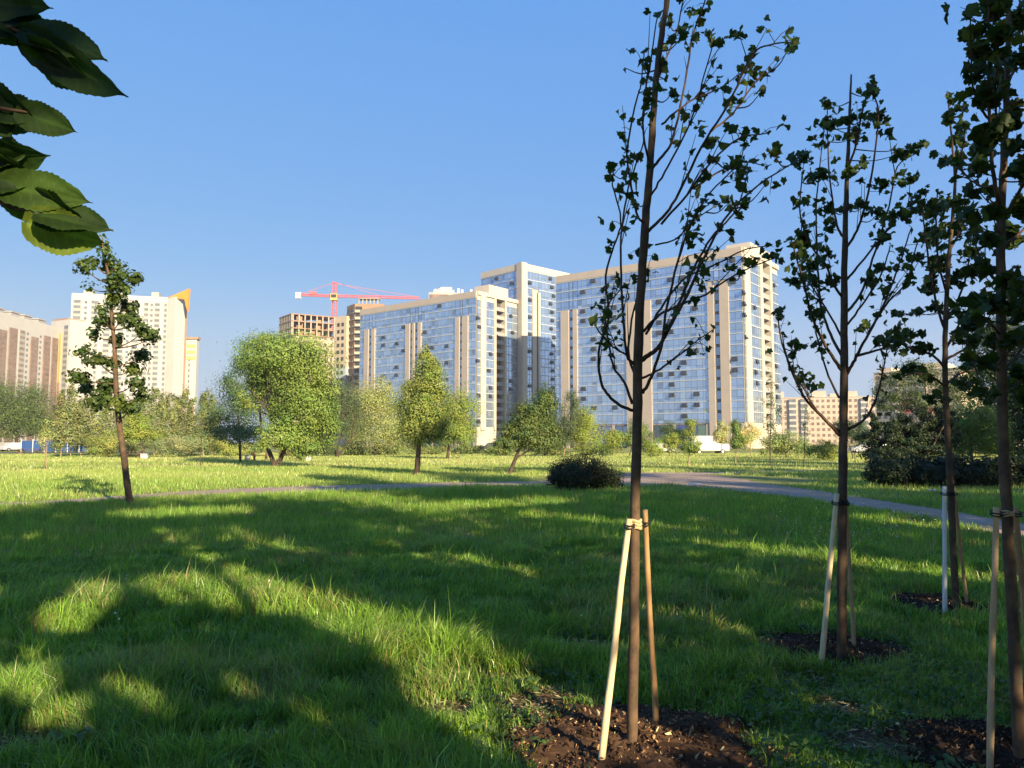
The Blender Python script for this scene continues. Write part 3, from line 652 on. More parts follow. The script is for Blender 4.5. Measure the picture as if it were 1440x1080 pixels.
CL2 = [(1130,340,8,30,30),(1140,370,16,14,24),(1130,225,16,14,22),(1150,250,16,14,18),(1232,165,16,14,20),(1225,130,14,8,12),(1250,187,14,6,9),(1270,215,18,10,18),(1288,205,14,8,12),(1280,250,16,6,12),(1165,175,10,12,12),(1163,145,7,9,7),(1190,170,14,10,14),(1205,190,14,12,14),(1240,260,14,10,12),(1215,290,14,12,14),(1190,295,14,10,12),(1160,290,12,10,12),(1235,300,14,9,10),(1250,310,12,8,8),(1265,300,12,8,8),(1125,395,12,10,10),(1110,395,8,6,6),(1160,360,14,10,12),(1225,395,12,8,9),(1240,375,14,6,8),(1150,445,7,12,8),(1125,485,6,7,4),(1215,460,8,8,6),(1235,480,12,7,8),(1260,480,16,8,12),(1170,395,12,10,10),(1195,240,12,12,10),(1215,230,10,10,8),(1128,280,10,12,10),(1165,320,12,9,9)]
young_tree('slender young tree with upswept vase shaped branches, second from the middle, before the pink flats', 5.55, T2, [6.4,6.2,6.0,5.8,5.4,4.8,4.0,3.0,2.2,1.2], B2, .053, 8, CL2, DK, (.10,.14,.025), .42, .6, 3, 1.3)

T3 = [(1346,862),(1341,780),(1337,690),(1332,600),(1329,520),(1330,450),(1334,370),(1340,300),(1343,250),(1338,190),(1332,128)]
B3 = [(2.4,(1331,520),(1312,500),(1285,492),(1262,480),(1250,470)), (2.4,(1331,505),(1355,492),(1375,478),(1395,470)), (2.4,(1331,470),(1318,430),(1308,380),(1300,320),(1296,285)),
      (2.4,(1332,450),(1348,420),(1360,380),(1366,330)), (2,(1334,420),(1322,380),(1316,330),(1318,270)), (2,(1337,350),(1352,320),(1360,285)), (2,(1331,545),(1310,530),(1285,525),(1262,532)), (2,(1331,540),(1352,525),(1372,520)),
      (1.8,(1343,250),(1352,215),(1358,180)), (1.8,(1331,490),(1352,450),(1372,420),(1390,400))]
CL3 = [(1338,140,9,7,9),(1347,155,10,9,10),(1336,166,9,8,9),(1353,180,11,8,10),(1340,200,10,8,10),(1348,222,12,8,11),(1331,228,10,6,8),(1310,290,22,14,34),(1340,285,20,12,26),(1308,330,15,18,30),(1342,322,22,16,32),(1318,372,18,18,32),(1305,402,12,14,20),(1350,390,20,14,26),(1312,432,14,8,14),(1345,440,16,10,16),(1275,470,22,7,18),(1300,490,22,8,18),(1352,478,24,9,20),(1262,440,7,6,6),(1290,440,14,5,8),(1368,450,14,9,14),(1280,520,22,9,16),(1320,560,20,8,10),(1360,540,20,8,14),(1290,360,9,7,6),(1368,350,12,12,14)]
young_tree('farther small young tree with a full dark crown and one chalk white stake', 7.1, T3, [4.8,4.5,4.3,4.0,3.7,3.3,2.9,2.4,1.9,1.4,.9], B3, .070, 7, CL3, (.036,.066,.014), (.085,.12,.02), .3, .5, 3, 1.4)

T4 = [(1434,1068),(1426,900),(1417,740),(1410,600),(1408,470),(1407,380),(1408,300),(1412,220),(1416,120),(1418,40),(1418,-40),(1420,-140)]
B4 = [(4,(1405,290),(1400,262),(1394,215),(1391,150),(1391,80),(1390,-10),(1388,-80)), (3,(1409,345),(1432,330),(1455,300),(1480,250)), (3.4,(1412,305),(1430,275),(1445,240),(1452,190),(1455,100)),
      (3,(1406,400),(1385,375),(1372,345),(1362,300)), (3,(1409,440),(1435,420),(1460,380)), (2.6,(1398,262),(1380,262),(1362,250),(1345,232)), (2.6,(1413,190),(1402,165),(1400,130),(1405,80)),
      (2.6,(1410,520),(1430,500),(1455,465),(1480,440)), (2.4,(1407,470),(1388,450),(1372,440)), (2.6,(1416,120),(1430,90),(1438,50),(1440,0)), (2.2,(1393,170),(1378,150),(1368,120),(1365,60),(1364,15)), (2.4,(1408,560),(1432,540),(1460,520)), (2.2,(1406,520),(1385,515),(1362,500))]
CL4 = [(1398,12,16,18,28),(1410,45,14,14,20),(1374,42,14,9,12),(1358,52,8,9,8),(1376,72,14,12,16),(1373,101,13,11,16),(1385,128,12,8,11),(1400,75,14,14,18),(1407,105,16,12,18),(1432,85,12,14,14),(1430,25,12,10,12),(1378,66,12,7,8),(1388,195,20,16,36),(1380,215,16,14,24),(1400,180,16,14,24),(1420,170,16,14,22),(1430,150,10,10,12),(1425,205,14,14,18),(1435,240,10,12,14),(1375,268,10,5,5),(1400,140,12,8,10),(1382,145,14,5,7),(1420,330,20,18,28),(1395,300,14,10,12),(1435,290,12,14,18),(1385,335,16,14,20),(1365,305,12,10,12),(1380,380,18,14,22),(1420,400,18,16,24),(1398,430,18,12,18),(1435,440,14,16,20),(1375,425,14,10,12),(1360,460,12,8,9),(1425,480,18,12,18),(1390,480,16,8,12),(1435,520,14,14,14),(1375,510,16,7,9),(1390,555,14,8,8),(1440,560,12,14,10),(1390,-40,26,20,22),(1430,-40,22,20,20),(1362,20,7,7,5),(1375,236,12,8,10)]
young_tree('nearest right hand young tree at the view edge, straight trunk and big dark leaves', 3.8, T4, [8.0,7.5,7.1,6.8,6.3,5.9,5.4,4.6,4,3.4,2.8,2.2], B4, .062, 7, CL4, (.034,.062,.013), (.085,.12,.02), .3, .45, 3, 1.0)

# stakes and ties
def stake(label, bot, top, r, mat, D0, D1):
    a = at_depth(*bot, D0); a[2] = -.06; b = at_depth(*top, D1)
    m_ = a + (b - a) * .5 + rng.normal(size=3) * .003
    pts = smooth_path([a, a + (m_ - a) * .55 + rng.normal(size=3) * .002, m_, m_ + (b - m_) * .5 + rng.normal(size=3) * .002, b], 5)
    mb = MB(); mb.tube([p - a for p in pts], np.linspace(r * 1.12, r * .92, len(pts)) * (1 + rng.uniform(-.05, .05, len(pts))), 12, wob=.03)
    o = mb.build('tree_stake', M[mat], smooth=True); o.location = a.tolist()
    return tag(o, label, 'stake', 'wooden stakes propping the young trees')
stake('pale peeled wooden stake leaning against the nearest tied trunk', (841,1066), (885,730), .0168, 'pale_wood', 3.78, 3.97)
stake('tan wooden stake behind the nearest tied trunk, clear of it at the top', (924,1018), (907,717), .0160, 'tan_wood', 4.3, 4.06)
stake('pale stake leaning on the second, vase shaped young tree', (1151,927), (1177,694), .018, 'pale_wood', 5.4, 5.5)
stake('brown shaded stake behind the second, vase shaped young tree', (1201,898), (1189,700), .0145, 'grey_wood', 5.8, 5.62)
stake('chalk white upright stake at the farther small young tree', (1328,862), (1328,684), .018, 'chalk', 6.95, 7.0)
stake('slanting brown stake behind the farther small young tree', (1361,847), (1341,684), .0145, 'tan_wood', 7.4, 7.2)
stake('long sunlit tan stake in front of the trunk at the edge of the view', (1390,1079), (1401,713), .0145, 'grey_wood', 3.72, 3.75)
stake('thick brown stake beyond the trunk at the edge of the view, almost cut off', (1452,985), (1428,714), .0145, 'tan_wood', 4.1, 3.95)
def tie(label, c, R, others, D, mat='jute', h=.018):
    ctr = at_depth(*c, D)
    t = thing('tree_tie', label, 'tree tie', ctr, group='bands tying young trees to stakes')
    mb = MB()
    for k in range(3):
        ring = [(R * 1.08 * math.cos(a), R * 1.08 * math.sin(a), (k - 1) * h + .004 * math.sin(3 * a + k)) for a in np.linspace(0, 2 * math.pi, 25)]
        mb.tube(ring, h * .5, 6)
    mb.build('band', M[mat], t, smooth=True)
    for q, Dq, r in others:
        e = at_depth(*q, Dq) - ctr
        mb = MB()
        for dz in (-.008, .006):
            ring = [e + np.array([r * 1.3 * math.cos(a), r * 1.3 * math.sin(a), dz + .006 * math.sin(a)]) for a in np.linspace(0, 2 * math.pi, 17)]
            mb.tube(ring, .004, 5)
        mb.tube(smooth_path([(0, 0, 0), e * .5 - [0, 0, .01], e], 4), .005, 5)
        mb.build('cord', M['black_cord'], t, smooth=True)
tie('jute band round the nearest tied trunk at waist height', (893,737), .027, [((885,739), 3.96, .02), ((908,735), 4.05, .018)], 4.0)
tie('dark cord round the second, vase shaped young tree and its stakes', (1185,707), .031, [((1176,707), 5.49, .024), ((1189,708), 5.62, .022)], 5.55, 'black_cord', .012)
tie('cord round the farther small young tree and its white stake', (1337,694), .029, [((1328,694), 7.0, .026), ((1342,694), 7.2, .022)], 7.1, 'black_cord', .012)
tie('brown cord round the thick trunk at the edge of the view', (1416,722), .026, [((1401,722), 3.76, .02), ((1428,722), 3.95, .022)], 3.8, 'jute', .010)

# mulch beds
BEDS = []
def bed(label, c_px, rx, ry, col, nchip=900, h=.10):
    c = ground(*c_px); BEDS.append((c[0], c[1], rx, ry))
    na, nr = 64, 16; vs, cs = [], []
    ph_ = rng.uniform(0, 6.28, 4)
    edge = lambda a: 1 + .14 * math.sin(2*a + ph_[0]) + .10 * math.sin(5*a + ph_[1]) + .08 * math.sin(9*a + ph_[2]) + .05 * math.sin(17*a + ph_[3])
    for j in range(nr + 1):
        for i in range(na):
            a = 2 * math.pi * i / na; q = j / nr * edge(a)
            x, y = rx * q * math.cos(a), ry * q * math.sin(a)
            z = h * max(0, 1 - (j / nr) ** 2) + (.03 * rng.random() if 0 < j < nr else 0) - (.012 if j == nr else 0) + .002
            vs.append((x, y, z)); k = rng.uniform(.6, 1.3); cs.append(tuple(k * v for v in col))
    fs = [(j*na+i, j*na+(i+1) % na, (j+1)*na+(i+1) % na, (j+1)*na+i) for j in range(nr) for i in range(na)]
    mb = MB(); mb.add(vs, fs); mb.c = cs
    for _ in range(nchip):
        a, q = rng.uniform(0, 6.28), math.sqrt(rng.random()) * 1.22
        e = edge(a); x, y = rx * q * e * math.cos(a), ry * q * e * math.sin(a); z = h * max(0, 1 - q * q) + rng.uniform(0, .03)
        s_ = rng.uniform(.006, .02) * (1.7 if rng.random() < .12 else 1); d = rand_dirs(3)
        k = rng.uniform(.5, 1.6); cc = tuple(min(v * k, .5) for v in (col if rng.random() < .70 else ((.26, .15, .075) if rng.random() < .8 else (.42, .33, .19))))
        p = np.array([x, y, z]); vv = [p + d[0]*s_, p + d[1]*s_*.6, p - d[0]*s_*.8, p + d[2]*s_*.5 + [0, 0, s_*.4]]
        mb.add(vv, [(0, 1, 3), (1, 2, 3), (2, 0, 3), (0, 2, 1)], cc)
    o = mb.build('mulch_bed', M['soil']); o.location = c.tolist()
    tag(o, label, 'mulch bed', 'mulch beds round the young trees')
bed('reddish brown mulch bed round the nearest tied trunk, partly sunlit', (893,1054), .76, .60, (.06, .034, .02), 5600, .07)
bed('dark mulch bed round the second, vase shaped young tree', (1170,920), .56, .52, (.045, .027, .018), 2600, .09)
bed('dark mulch bed round the farther small young tree with the white stake', (1318,856), .52, .55, (.035, .023, .016), 2000, .08)
bed('black mulch bed round the thick trunk at the edge of the view', (1385,1060), .48, .40, (.030, .020, .014), 2800, .08)

# ------------------------------------------------------------------ grass
BARE = [(470,985,.16,.12),(700,960,.22,.14),(780,985,.16,.12),(930,880,.2,.16),(540,1040,.14,.1),(200,1010,.14,.08),(1130,960,.16,.1),(640,760,.4,.25),(980,745,.4,.2),(350,1052,.28,.2),(620,1005,.22,.16),(2,1062,.34,.24),(560,960,.1,.08),(830,915,.35,.25),(740,1000,.25,.18),(1040,855,.2,.2),(1180,1000,.14,.12),(1225,1050,.2,.14),(350,725,.5,.3)]
BAREW = [(ground(a, b)[0], ground(a, b)[1], rx, ry) for a, b, rx, ry in BARE]
for bi_, (cx, cy, rx, ry) in enumerate(BAREW):
    na = 40; ph_ = rng.uniform(0, 6.28, 3); zb = .003 + .0012 * bi_; vs_ = [(cx, cy, zb)]
    for i in range(na):
        a = 2 * math.pi * i / na; q = 1.25 * (1 + .16 * math.sin(2*a + ph_[0]) + .12 * math.sin(5*a + ph_[1]) + .10 * math.sin(11*a + ph_[2]))
        vs_.append((cx + rx * q * math.cos(a), cy + ry * q * math.sin(a), zb))
    me = bpy.data.meshes.new('bare_soil'); me.from_pydata(vs_, [], [(0, 1 + i, 1 + (i + 1) % na) for i in range(na)]); me.update()
    tag(link('bare_soil', me, M['bare']), kind='structure')
def exclude(x, y, soft):
    """0..1 how much grass is missing at x, y"""
    ex = np.zeros_like(x)
    for cs, ws in PATHS:
        d = np.full(len(x), 1e9); w = np.zeros(len(x))
        near = np.ones(len(x), bool)
        for i in range(len(cs) - 1):
            a, b = cs[i], cs[i+1]; ab = b - a; L2 = ab @ ab + 1e-9
            t = np.clip(((x - a[0]) * ab[0] + (y - a[1]) * ab[1]) / L2, 0, 1)
            dd = np.hypot(x - a[0] - t * ab[0], y - a[1] - t * ab[1])
            k = dd < d; d[k] = dd[k]; w[k] = ws[i]
        ex = np.maximum(ex, np.clip((w / 2 + soft * .3 - d) / soft, 0, 1))
    for cx, cy, rx, ry in BEDS: ex = np.maximum(ex, np.clip((1.12 - np.hypot((x-cx)/rx, (y-cy)/ry) + .35 * (vnoise(x, y, .16, 31) - .5)) * 2.2, 0, .945))
    for cx, cy, rx, ry in BAREW: ex = np.maximum(ex, np.clip((1.25 - np.hypot((x-cx)/rx, (y-cy)/ry) + .5 * (vnoise(x, y, .12, 33) - .5)) * 1.4, 0, .84))
    return ex
HUM = [(ground(*p)[:2], r, h) for p, r, h in (((120,870),.5,.16),((330,850),.8,.10),((470,880),.7,.10),((600,950),.55,.14),((560,920),.5,.1),((230,980),.5,.07),((700,700),1.5,.2),((650,700),.8,.22),((440,960),.5,.06),((60,990),.35,.08))]
def grass_patch(r0, r1, n, seg, w0, wk, hmul=1.0):
    a_max = math.atan(.70) + .11; n = int(n * 1.13)
    r = np.sqrt(rng.uniform(r0*r0, r1*r1, n)); th = rng.uniform(-a_max, a_max, n)
    x, y = r * np.sin(th), r * np.cos(th)
    x += np.where(r < 8, rng.uniform(-.6, .6, n), 0)
    clump = vnoise(x, y, .24, 3) * .45 + vnoise(x, y, .09, 4) * .55
    keep = rng.random(n) > exclude(x, y, .25 if r1 < 25 else .6)
    keep &= rng.random(n) > .45 * np.clip((x + .55) / .8, 0, 1) * np.clip((5.3 - y) / 1.2, 0, 1)
    keep &= rng.random(n) < np.clip(-.15 + 1.7 * clump, .08, 1)
    x, y, r, clump = x[keep], y[keep], r[keep], clump[keep]; n = len(x)
    big = vnoise(x, y, 1.5, 5); mid = vnoise(x, y, .5, 6)
    h = (.055 + .085 * big + .075 * mid) * (.6 + .8 * clump)
    right = np.clip((x - .25 * y) / 1.2, 0, 1) * np.clip((8.5 - y) / 3, 0, 1)
    h *= 1 - .42 * right
    near_low = np.clip((x + .55) / .8, 0, 1) * np.clip((5.3 - y) / 1.2, 0, 1); h *= 1 - .5 * near_low
    for c, R_, hh in HUM: h += hh * np.exp(-((x-c[0])**2 + (y-c[1])**2) / (R_*R_)) * rng.uniform(.4, 1.1, n)
    ex = exclude(x, y, 1.0 if r1 < 13 else 4.5); h *= 1 - (.5 if r1 < 13 else .72) * ex
    h *= rng.uniform(.45, 1.35, n) * hmul
    tall = rng.random(n) < .012; h[tall] *= 1.7
    w = (w0 + wk * r) * rng.uniform(.6, 1.3, n)
    az = rng.uniform(0, 6.283, n)
    wind = vnoise(x, y, .35, 8) * 5 + vnoise(x, y, 1.2, 9) * 4
    a2 = rng.uniform(0, 6.283, n); dirx, diry = np.cos(wind) * .30 + .75 * np.cos(a2) + .08, np.sin(wind) * .30 + .75 * np.sin(a2)
    lean = h * rng.uniform(.15, 1.0, n)
    fx, fy = np.cos(az) * w / 2, np.sin(az) * w / 2
    dry = vnoise(x, y, .8, 12) * .6 + vnoise(x, y, .25, 13) * .4
    g = np.stack([.185 + .08 * mid, .345 + .09 * mid, .052 + .014 * big], 1)
    g *= (.5 + .85 * rng.random((n, 1)) ** 1.3) * (.7 + .5 * clump[:, None])
    dr = (rng.random(n) < np.clip((dry - .46) * 1.2, .04, .55))
    dr &= ~((r > 30) & (rng.random(n) < .6)); g[dr] = np.array([.34, .30, .12]) * rng.uniform(.6, 1.2, (dr.sum(), 1))
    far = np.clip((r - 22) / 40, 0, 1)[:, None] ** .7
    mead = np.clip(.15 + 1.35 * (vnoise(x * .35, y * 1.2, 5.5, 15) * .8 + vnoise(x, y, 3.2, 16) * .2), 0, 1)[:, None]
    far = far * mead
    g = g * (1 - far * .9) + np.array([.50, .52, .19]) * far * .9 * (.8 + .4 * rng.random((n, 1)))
    z0 = np.full(n, -.005)
    if seg == 2:
        lv = [(0, 0, 1.), (.55, .30, .8), (1, 1, 0)]
        V = [np.stack([x - fx, y - fy, z0], 1), np.stack([x + fx, y + fy, z0], 1)]
        mx_, my_ = x + dirx * lean * .28, y + diry * lean * .28
        V += [np.stack([mx_ - fx*.85, my_ - fy*.85, h*.62], 1), np.stack([mx_ + fx*.85, my_ + fy*.85, h*.62], 1)]
        V += [np.stack([x + dirx * lean, y + diry * lean, h * (1 - .25 * (lean / np.maximum(h, 1e-4)) ** 2)], 1)]
        k = 5; T = np.array([(0, 1, 3), (0, 3, 2), (2, 3, 4)])
    else:
        V = [np.stack([x - fx, y - fy, z0], 1), np.stack([x + fx, y + fy, z0], 1), np.stack([x + dirx * lean * .7, y + diry * lean * .7, h], 1)]
        k = 3; T = np.array([(0, 1, 2)])
    v = np.stack(V, 1).reshape(-1, 3); f = (T[None] + (np.arange(n) * k)[:, None, None]).reshape(-1, 3)
    return v, f, np.repeat(g, k, axis=0)
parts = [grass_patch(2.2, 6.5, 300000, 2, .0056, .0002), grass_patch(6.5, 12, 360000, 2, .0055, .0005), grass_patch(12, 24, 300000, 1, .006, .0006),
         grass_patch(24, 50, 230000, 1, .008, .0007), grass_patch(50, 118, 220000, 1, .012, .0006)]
def join(parts):
    off = 0; V, Fs, Cs = [], [], []
    for v, f, c in parts: V.append(v); Fs.append(f + off); Cs.append(c); off += len(v)
    return np.vstack(V), np.vstack(Fs), np.vstack(Cs)
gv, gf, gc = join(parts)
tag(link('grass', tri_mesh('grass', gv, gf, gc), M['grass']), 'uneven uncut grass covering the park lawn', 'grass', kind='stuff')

# broad leaved weeds in the near turf
n = 8200
wx = rng.uniform(-1.6, 3.2, n); wy = rng.uniform(2.9, 6.5, n)
ok = (np.abs(wx) < .74 * wy) & (rng.random(n) < np.clip(vnoise(wx, wy, .5, 21) * 1.6 - .45 + .35 * (wx > .3 * wy), .02, 1)) & (exclude(wx, wy, .2) < .75)
wx, wy = wx[ok], wy[ok]
P, Nn, Cc, Sz = [], [], [], []
for x, y in zip(wx, wy):
    k = rng.integers(3, 7); s_ = rng.uniform(.012, .034)
    for j in range(k):
        a = rng.uniform(0, 6.28); d = rng.uniform(.3, 1) * s_ * 1.2
        P.append((x + d*math.cos(a), y + d*math.sin(a), rng.uniform(.01, .10))); Nn.append((math.cos(a)*.6, math.sin(a)*.6, 1)); Sz.append(s_ * rng.uniform(.7, 1.5))
        Cc.append(np.array((.055, .105, .025)) * rng.uniform(.7, 1.5))
P, Nn, Cc, Sz = map(np.array, (P, Nn, Cc, Sz))
WL = np.array([(0, -.5, 0), (.26, -.2, .06), (.30, .15, .05), (0, .55, -.1), (-.30, .15, .05), (-.26, -.2, .06)]); WLF = np.array([(0, 1, 5), (1, 2, 5), (2, 4, 5), (2, 3, 4)])
v, f, c = scatter(WL, WLF, P, frames(Nn + rand_dirs(len(Nn)) * .3, rng.uniform(0, 6.28, len(P))), Sz, Cc)
tag(link('weeds', tri_mesh('weeds', v, f, c), M['leaf']), 'broad leaved weeds low in the near turf', 'weeds', kind='stuff')
# little white flowers
n = 420
fp = np.array([ground(px, py)[:2] for px, py in zip(rng.uniform(1080, 1300, n), rng.uniform(704, 775, n))])
fp = np.vstack([fp, [ground(px, py)[:2] for px, py in zip(rng.uniform(0, 1440, 40), rng.uniform(740, 900, 40))]])
ok = exclude(fp[:, 0], fp[:, 1], .2) < .3; fp = fp[ok]
P = np.c_[fp, rng.uniform(.08, .2, len(fp))]
v, f, c = scatter(WL, WLF, P, frames(rand_dirs(len(P)) + [0, -.5, .8], rng.uniform(0, 6, len(P))), rng.uniform(.012, .03, len(P)), np.tile((.62, .64, .58), (len(P), 1)))
tag(link('clover_flowers', tri_mesh('clover_flowers', v, f, c), M['flower']), 'tiny white clover flowers dotted over the lawn', 'flowers', kind='stuff')

P, Cc = [], []
for cx, cy, rx, ry in BAREW:
    if cy > 9: continue
    k = int(500 * rx * ry / .05)
    a = rng.uniform(0, 6.28, k); q = np.sqrt(rng.random(k)) * 1.25
    P.append(np.c_[cx + rx * q * np.cos(a), cy + ry * q * np.sin(a), rng.uniform(.025, .05, k)])
P = np.vstack(P); k = len(P)
Cc = np.where(rng.random((k, 1)) < .35, np.array([[.36, .29, .15]]), np.array([[.10, .065, .038]])) * rng.uniform(.5, 1.3, (k, 1))
DL = np.array([(0, -.5, 0), (.08, 0, .03), (0, .5, 0), (-.08, 0, .03)])
v, f, c = scatter(DL, LEAF4F, P, frames(rand_dirs(k) * .35 + [0, 0, 1], rng.uniform(0, 6.28, k)), rng.uniform(.02, .09, k), Cc)
tag(link('dry_straw', tri_mesh('dry_straw', v, f, c), M['soil']), 'dry straw and crumbs on the bare trodden soil', 'straw', kind='stuff')
# single plants in front
def rosette(label, px, py, leaves, ln, wd, col, up=.5):
    b = ground(px, py); t = thing('weed_plant', label, 'plant', b)
    for k in range(leaves):
        a = 2 * math.pi * k / leaves + rng.uniform(-.3, .3); L_ = ln * rng.uniform(.7, 1.15); u = up * rng.uniform(.6, 1.3)
        vs, fs, cs = [], [], []
        for j in range(7):
            s_ = j / 6; w = wd * math.sin(math.pi * min(1, s_ * .93 + .05)) ** .8 * (1 + .12 * math.sin(j * 2.3 + k)) * .5
            r_, z = L_ * s_ * .85, L_ * u * math.sin(s_ * 2.2) + .01
            for sd in (-1, 0, 1):
                vs.append((r_*math.cos(a) - sd*w*math.sin(a), r_*math.sin(a) + sd*w*math.cos(a), z + abs(sd) * w * .35))
        for j in range(6):
            for q in (0, 1): fs.append((j*3+q, j*3+q+1, j*3+q+4, j*3+q+3))
        mb = MB(); cc = tuple(v * rng.uniform(.8, 1.25) for v in col); mb.add(vs, fs, cc)
        mb.build('leaf', M['leaf'], t, smooth=True)
rosette('small pale leafed weed sprouting from the mulch beside the nearest trunk', 912, 1062, 6, .085, .035, (.13, .20, .05), .55)
rosette('broad leafed weed rosette in the grass at the near bottom corner', 95, 1068, 7, .15, .055, (.06, .11, .03), .8)
rosette('single bright broad leafed weed at the edge of the dark mulch', 1288, 1020, 4, .06, .035, (.15, .22, .05), .7)
rosette('leafy weed tuft right of the reddish mulch bed', 1085, 1020, 7, .10, .03, (.09, .15, .035), .9)

def scrap(label, px, py, s_):
    b = ground(px, py); mb = MB()
    nx = 7; vs = [((i - 3) * s_ / 3, (j - 3) * s_ / 4, .03 + s_ * .35 * rng.random()) for j in range(nx) for i in range(nx)]
    mb.add(vs, [(j*nx+i, j*nx+i+1, (j+1)*nx+i+1, (j+1)*nx+i) for j in range(nx-1) for i in range(nx-1)])
    o = mb.build('crumpled_scrap', M['chalk']); o.location = (b[0], b[1], .05); tag(o, label, 'litter')
scrap('white crumpled scrap lying on the lawn beside the chalk white stake', 1311, 694, .16)
scrap('white crumpled scrap at the near edge of the curving path', 977, 685, .20)
# ------------------------------------------------------------------ overhanging branch with big leaves, from a tree outside the frame
t = thing('overhanging_tree', 'broad leaved branch hanging into view close by, big dark serrated leaves', 'tree', (-2.5, .35, 0))
mb = MB(); mb.tube(smooth_path([(-2.5,.35,-.1),(-2.48,.36,1),(-2.45,.4,2.2),(-2.5,.4,3.6),(-2.4,.5,5)], 5), np.linspace(.16, .09, 21), 14, wob=.03)
mb.build('trunk', M['dark_bark'], t, world=True, smooth=True)
D = 1.15
def twig(pts, r0, r1):
    mb = MB(); P = smooth_path(pts, 5); mb.tube(P, np.linspace(r0, r1, len(P)), 6); mb.build('branch', M['twig'], t, world=True, smooth=True)
hub = np.array([-1.45, .95, 2.35])
twig([(-2.47,.38,1.9), (-2.0,.7,2.25), hub], .022, .010)
for end in ((-60,40),(20,40)): pass
twig([hub, at_depth(-60, 20, 1.2), at_depth(10, 38, D), at_depth(50, 55, D)], .007, .002)
twig([hub, at_depth(-90, 130, 1.2), at_depth(-10, 150, D), at_depth(40, 158, D)], .007, .002)
twig([hub, at_depth(-110, 240, 1.2), at_depth(-30, 262, D), at_depth(12, 290, D), at_depth(55, 300, D)], .007, .002)
def big_leaf(base, tip, width, roll, cup=.25, col=(.05,.085,.016), d0=0., d1=0., bend=.06, asym=0.0):
    a, b = at_depth(*base, D + d0), at_depth(*tip, D + d1)
    ax = b - a; L_ = np.linalg.norm(ax); y = ax / L_
    view = -(a + b) / 2 + CAM; view /= np.linalg.norm(view)
    z = view - y * (view @ y); z /= np.linalg.norm(z); x = np.cross(y, z)
    cr, sr = math.cos(roll), math.sin(roll); x, z = x * cr + z * sr, z * cr - x * sr
    w = width * D / F / 2 / max(.3, abs(cr))
    n, K = 40, 10; vs, fs, cs = [], [], []
    wv = rng.uniform(0, 6.28, 3)
    for i in range(n + 1):
        s_ = i / n
        pr = lambda q: max(0, math.sin(math.pi * (q / .97) ** .66)) ** .62
        pw = pr(s_) if s_ < .86 else pr(.86) * (1 - (s_ - .86) / .14) ** 1.9
        pw = max(pw, .012)
        ser = 1 + .05 * (1 if i % 3 == 0 else (-.4 if i % 3 == 1 else .2)) + .035 * math.sin(13 * s_ + wv[0])
        for k in range(K + 1):
            sd = k / K * 2 - 1
            ww = w * pw * sd * (ser if abs(sd) > .99 else 1) * (1 + asym * sd)
            back = -.11 * L_ * abs(sd) * max(0, 1 - s_ / .2)
            vein = (math.cos(2 * math.pi * (s_ * 7 - abs(sd) * 1.3)) > .82) * 1.0
            z_ = cup * w * sd * sd * pw - bend * L_ * s_ ** 2 + w * (.05 * math.sin(8 * s_ + 3 * sd + wv[1]) + .04 * math.sin(14 * s_ * sd + wv[2])) - .012 * w * vein - (.03 * w if k == K // 2 else 0)
            vs.append(a + y * (s_ * L_ + back) + x * ww + z * z_)
            f_ = 1 + .22 * math.sin(5 * s_ + 4 * sd + wv[0]) + (.55 if k == K // 2 else .28 * vein)
            cs.append(tuple(c_ * f_ for c_ in col))
    for i in range(n):
        for k in range(K): fs.append((i*(K+1)+k, i*(K+1)+k+1, (i+1)*(K+1)+k+1, (i+1)*(K+1)+k))
    mb = MB(); mb.add(vs, fs); mb.c = cs; mb.build('leaf', M['big_leaf'], t, world=True, smooth=True)
G1, G2, G3 = (.022,.046,.009), (.045,.085,.014), (.12,.17,.024)  # leaf tones with shaded and sunlit looks set into the base colour
for a in [((-40,2),(71,8),52,.5,.3,G1),((-25,36),(64,40),60,.9,.3,G1,.02),((-40,26),(38,60),52,.3,.25,G1,.03),((10,28),(68,64),44,.8,.3,G1,.01),((-10,12),(52,34),50,.6,.3,G1,.015),
          ((40,46),(147,78),44,.75,.35,G1,-.01,-.04),((38,54),(168,136),58,-.45,.22,G1,0,-.06),((44,52),(128,112),50,.9,.2,G2,.02,.0),((52,66),(134,126),44,-.9,.3,G1,-.015,-.02),
          ((-40,142),(17,192),76,.2,.3,G1),((-25,130),(50,180),66,-.5,.3,G1,.02),((30,158),(107,185),46,.15,.25,G1),((-6,150),(46,172),50,.7,.3,G1,.01),
          ((-40,220),(66,222),62,-.4,.25,G1,.02),((-45,238),(40,262),62,.6,.25,G1),((-8,222),(34,216),44,.7,.3,G1,.03),((6,262),(126,282),58,.35,.28,G2),((20,240),(34,312),60,-.3,.25,G2,.04,.02),((-30,228),(48,250),60,-.7,.3,G1,.035),
          ((58,302),(158,320),40,.8,.3,G1,-.01),((42,314),(146,342),66,-.15,.2,G3,0,.02),((58,284),(118,314),50,-.7,.3,G1,.02),((60,300),(130,318),52,.5,.3,G1,.01)]:
    big_leaf(*a[:4], a[4], a[5], *(a[6:] if len(a) > 6 else ()))

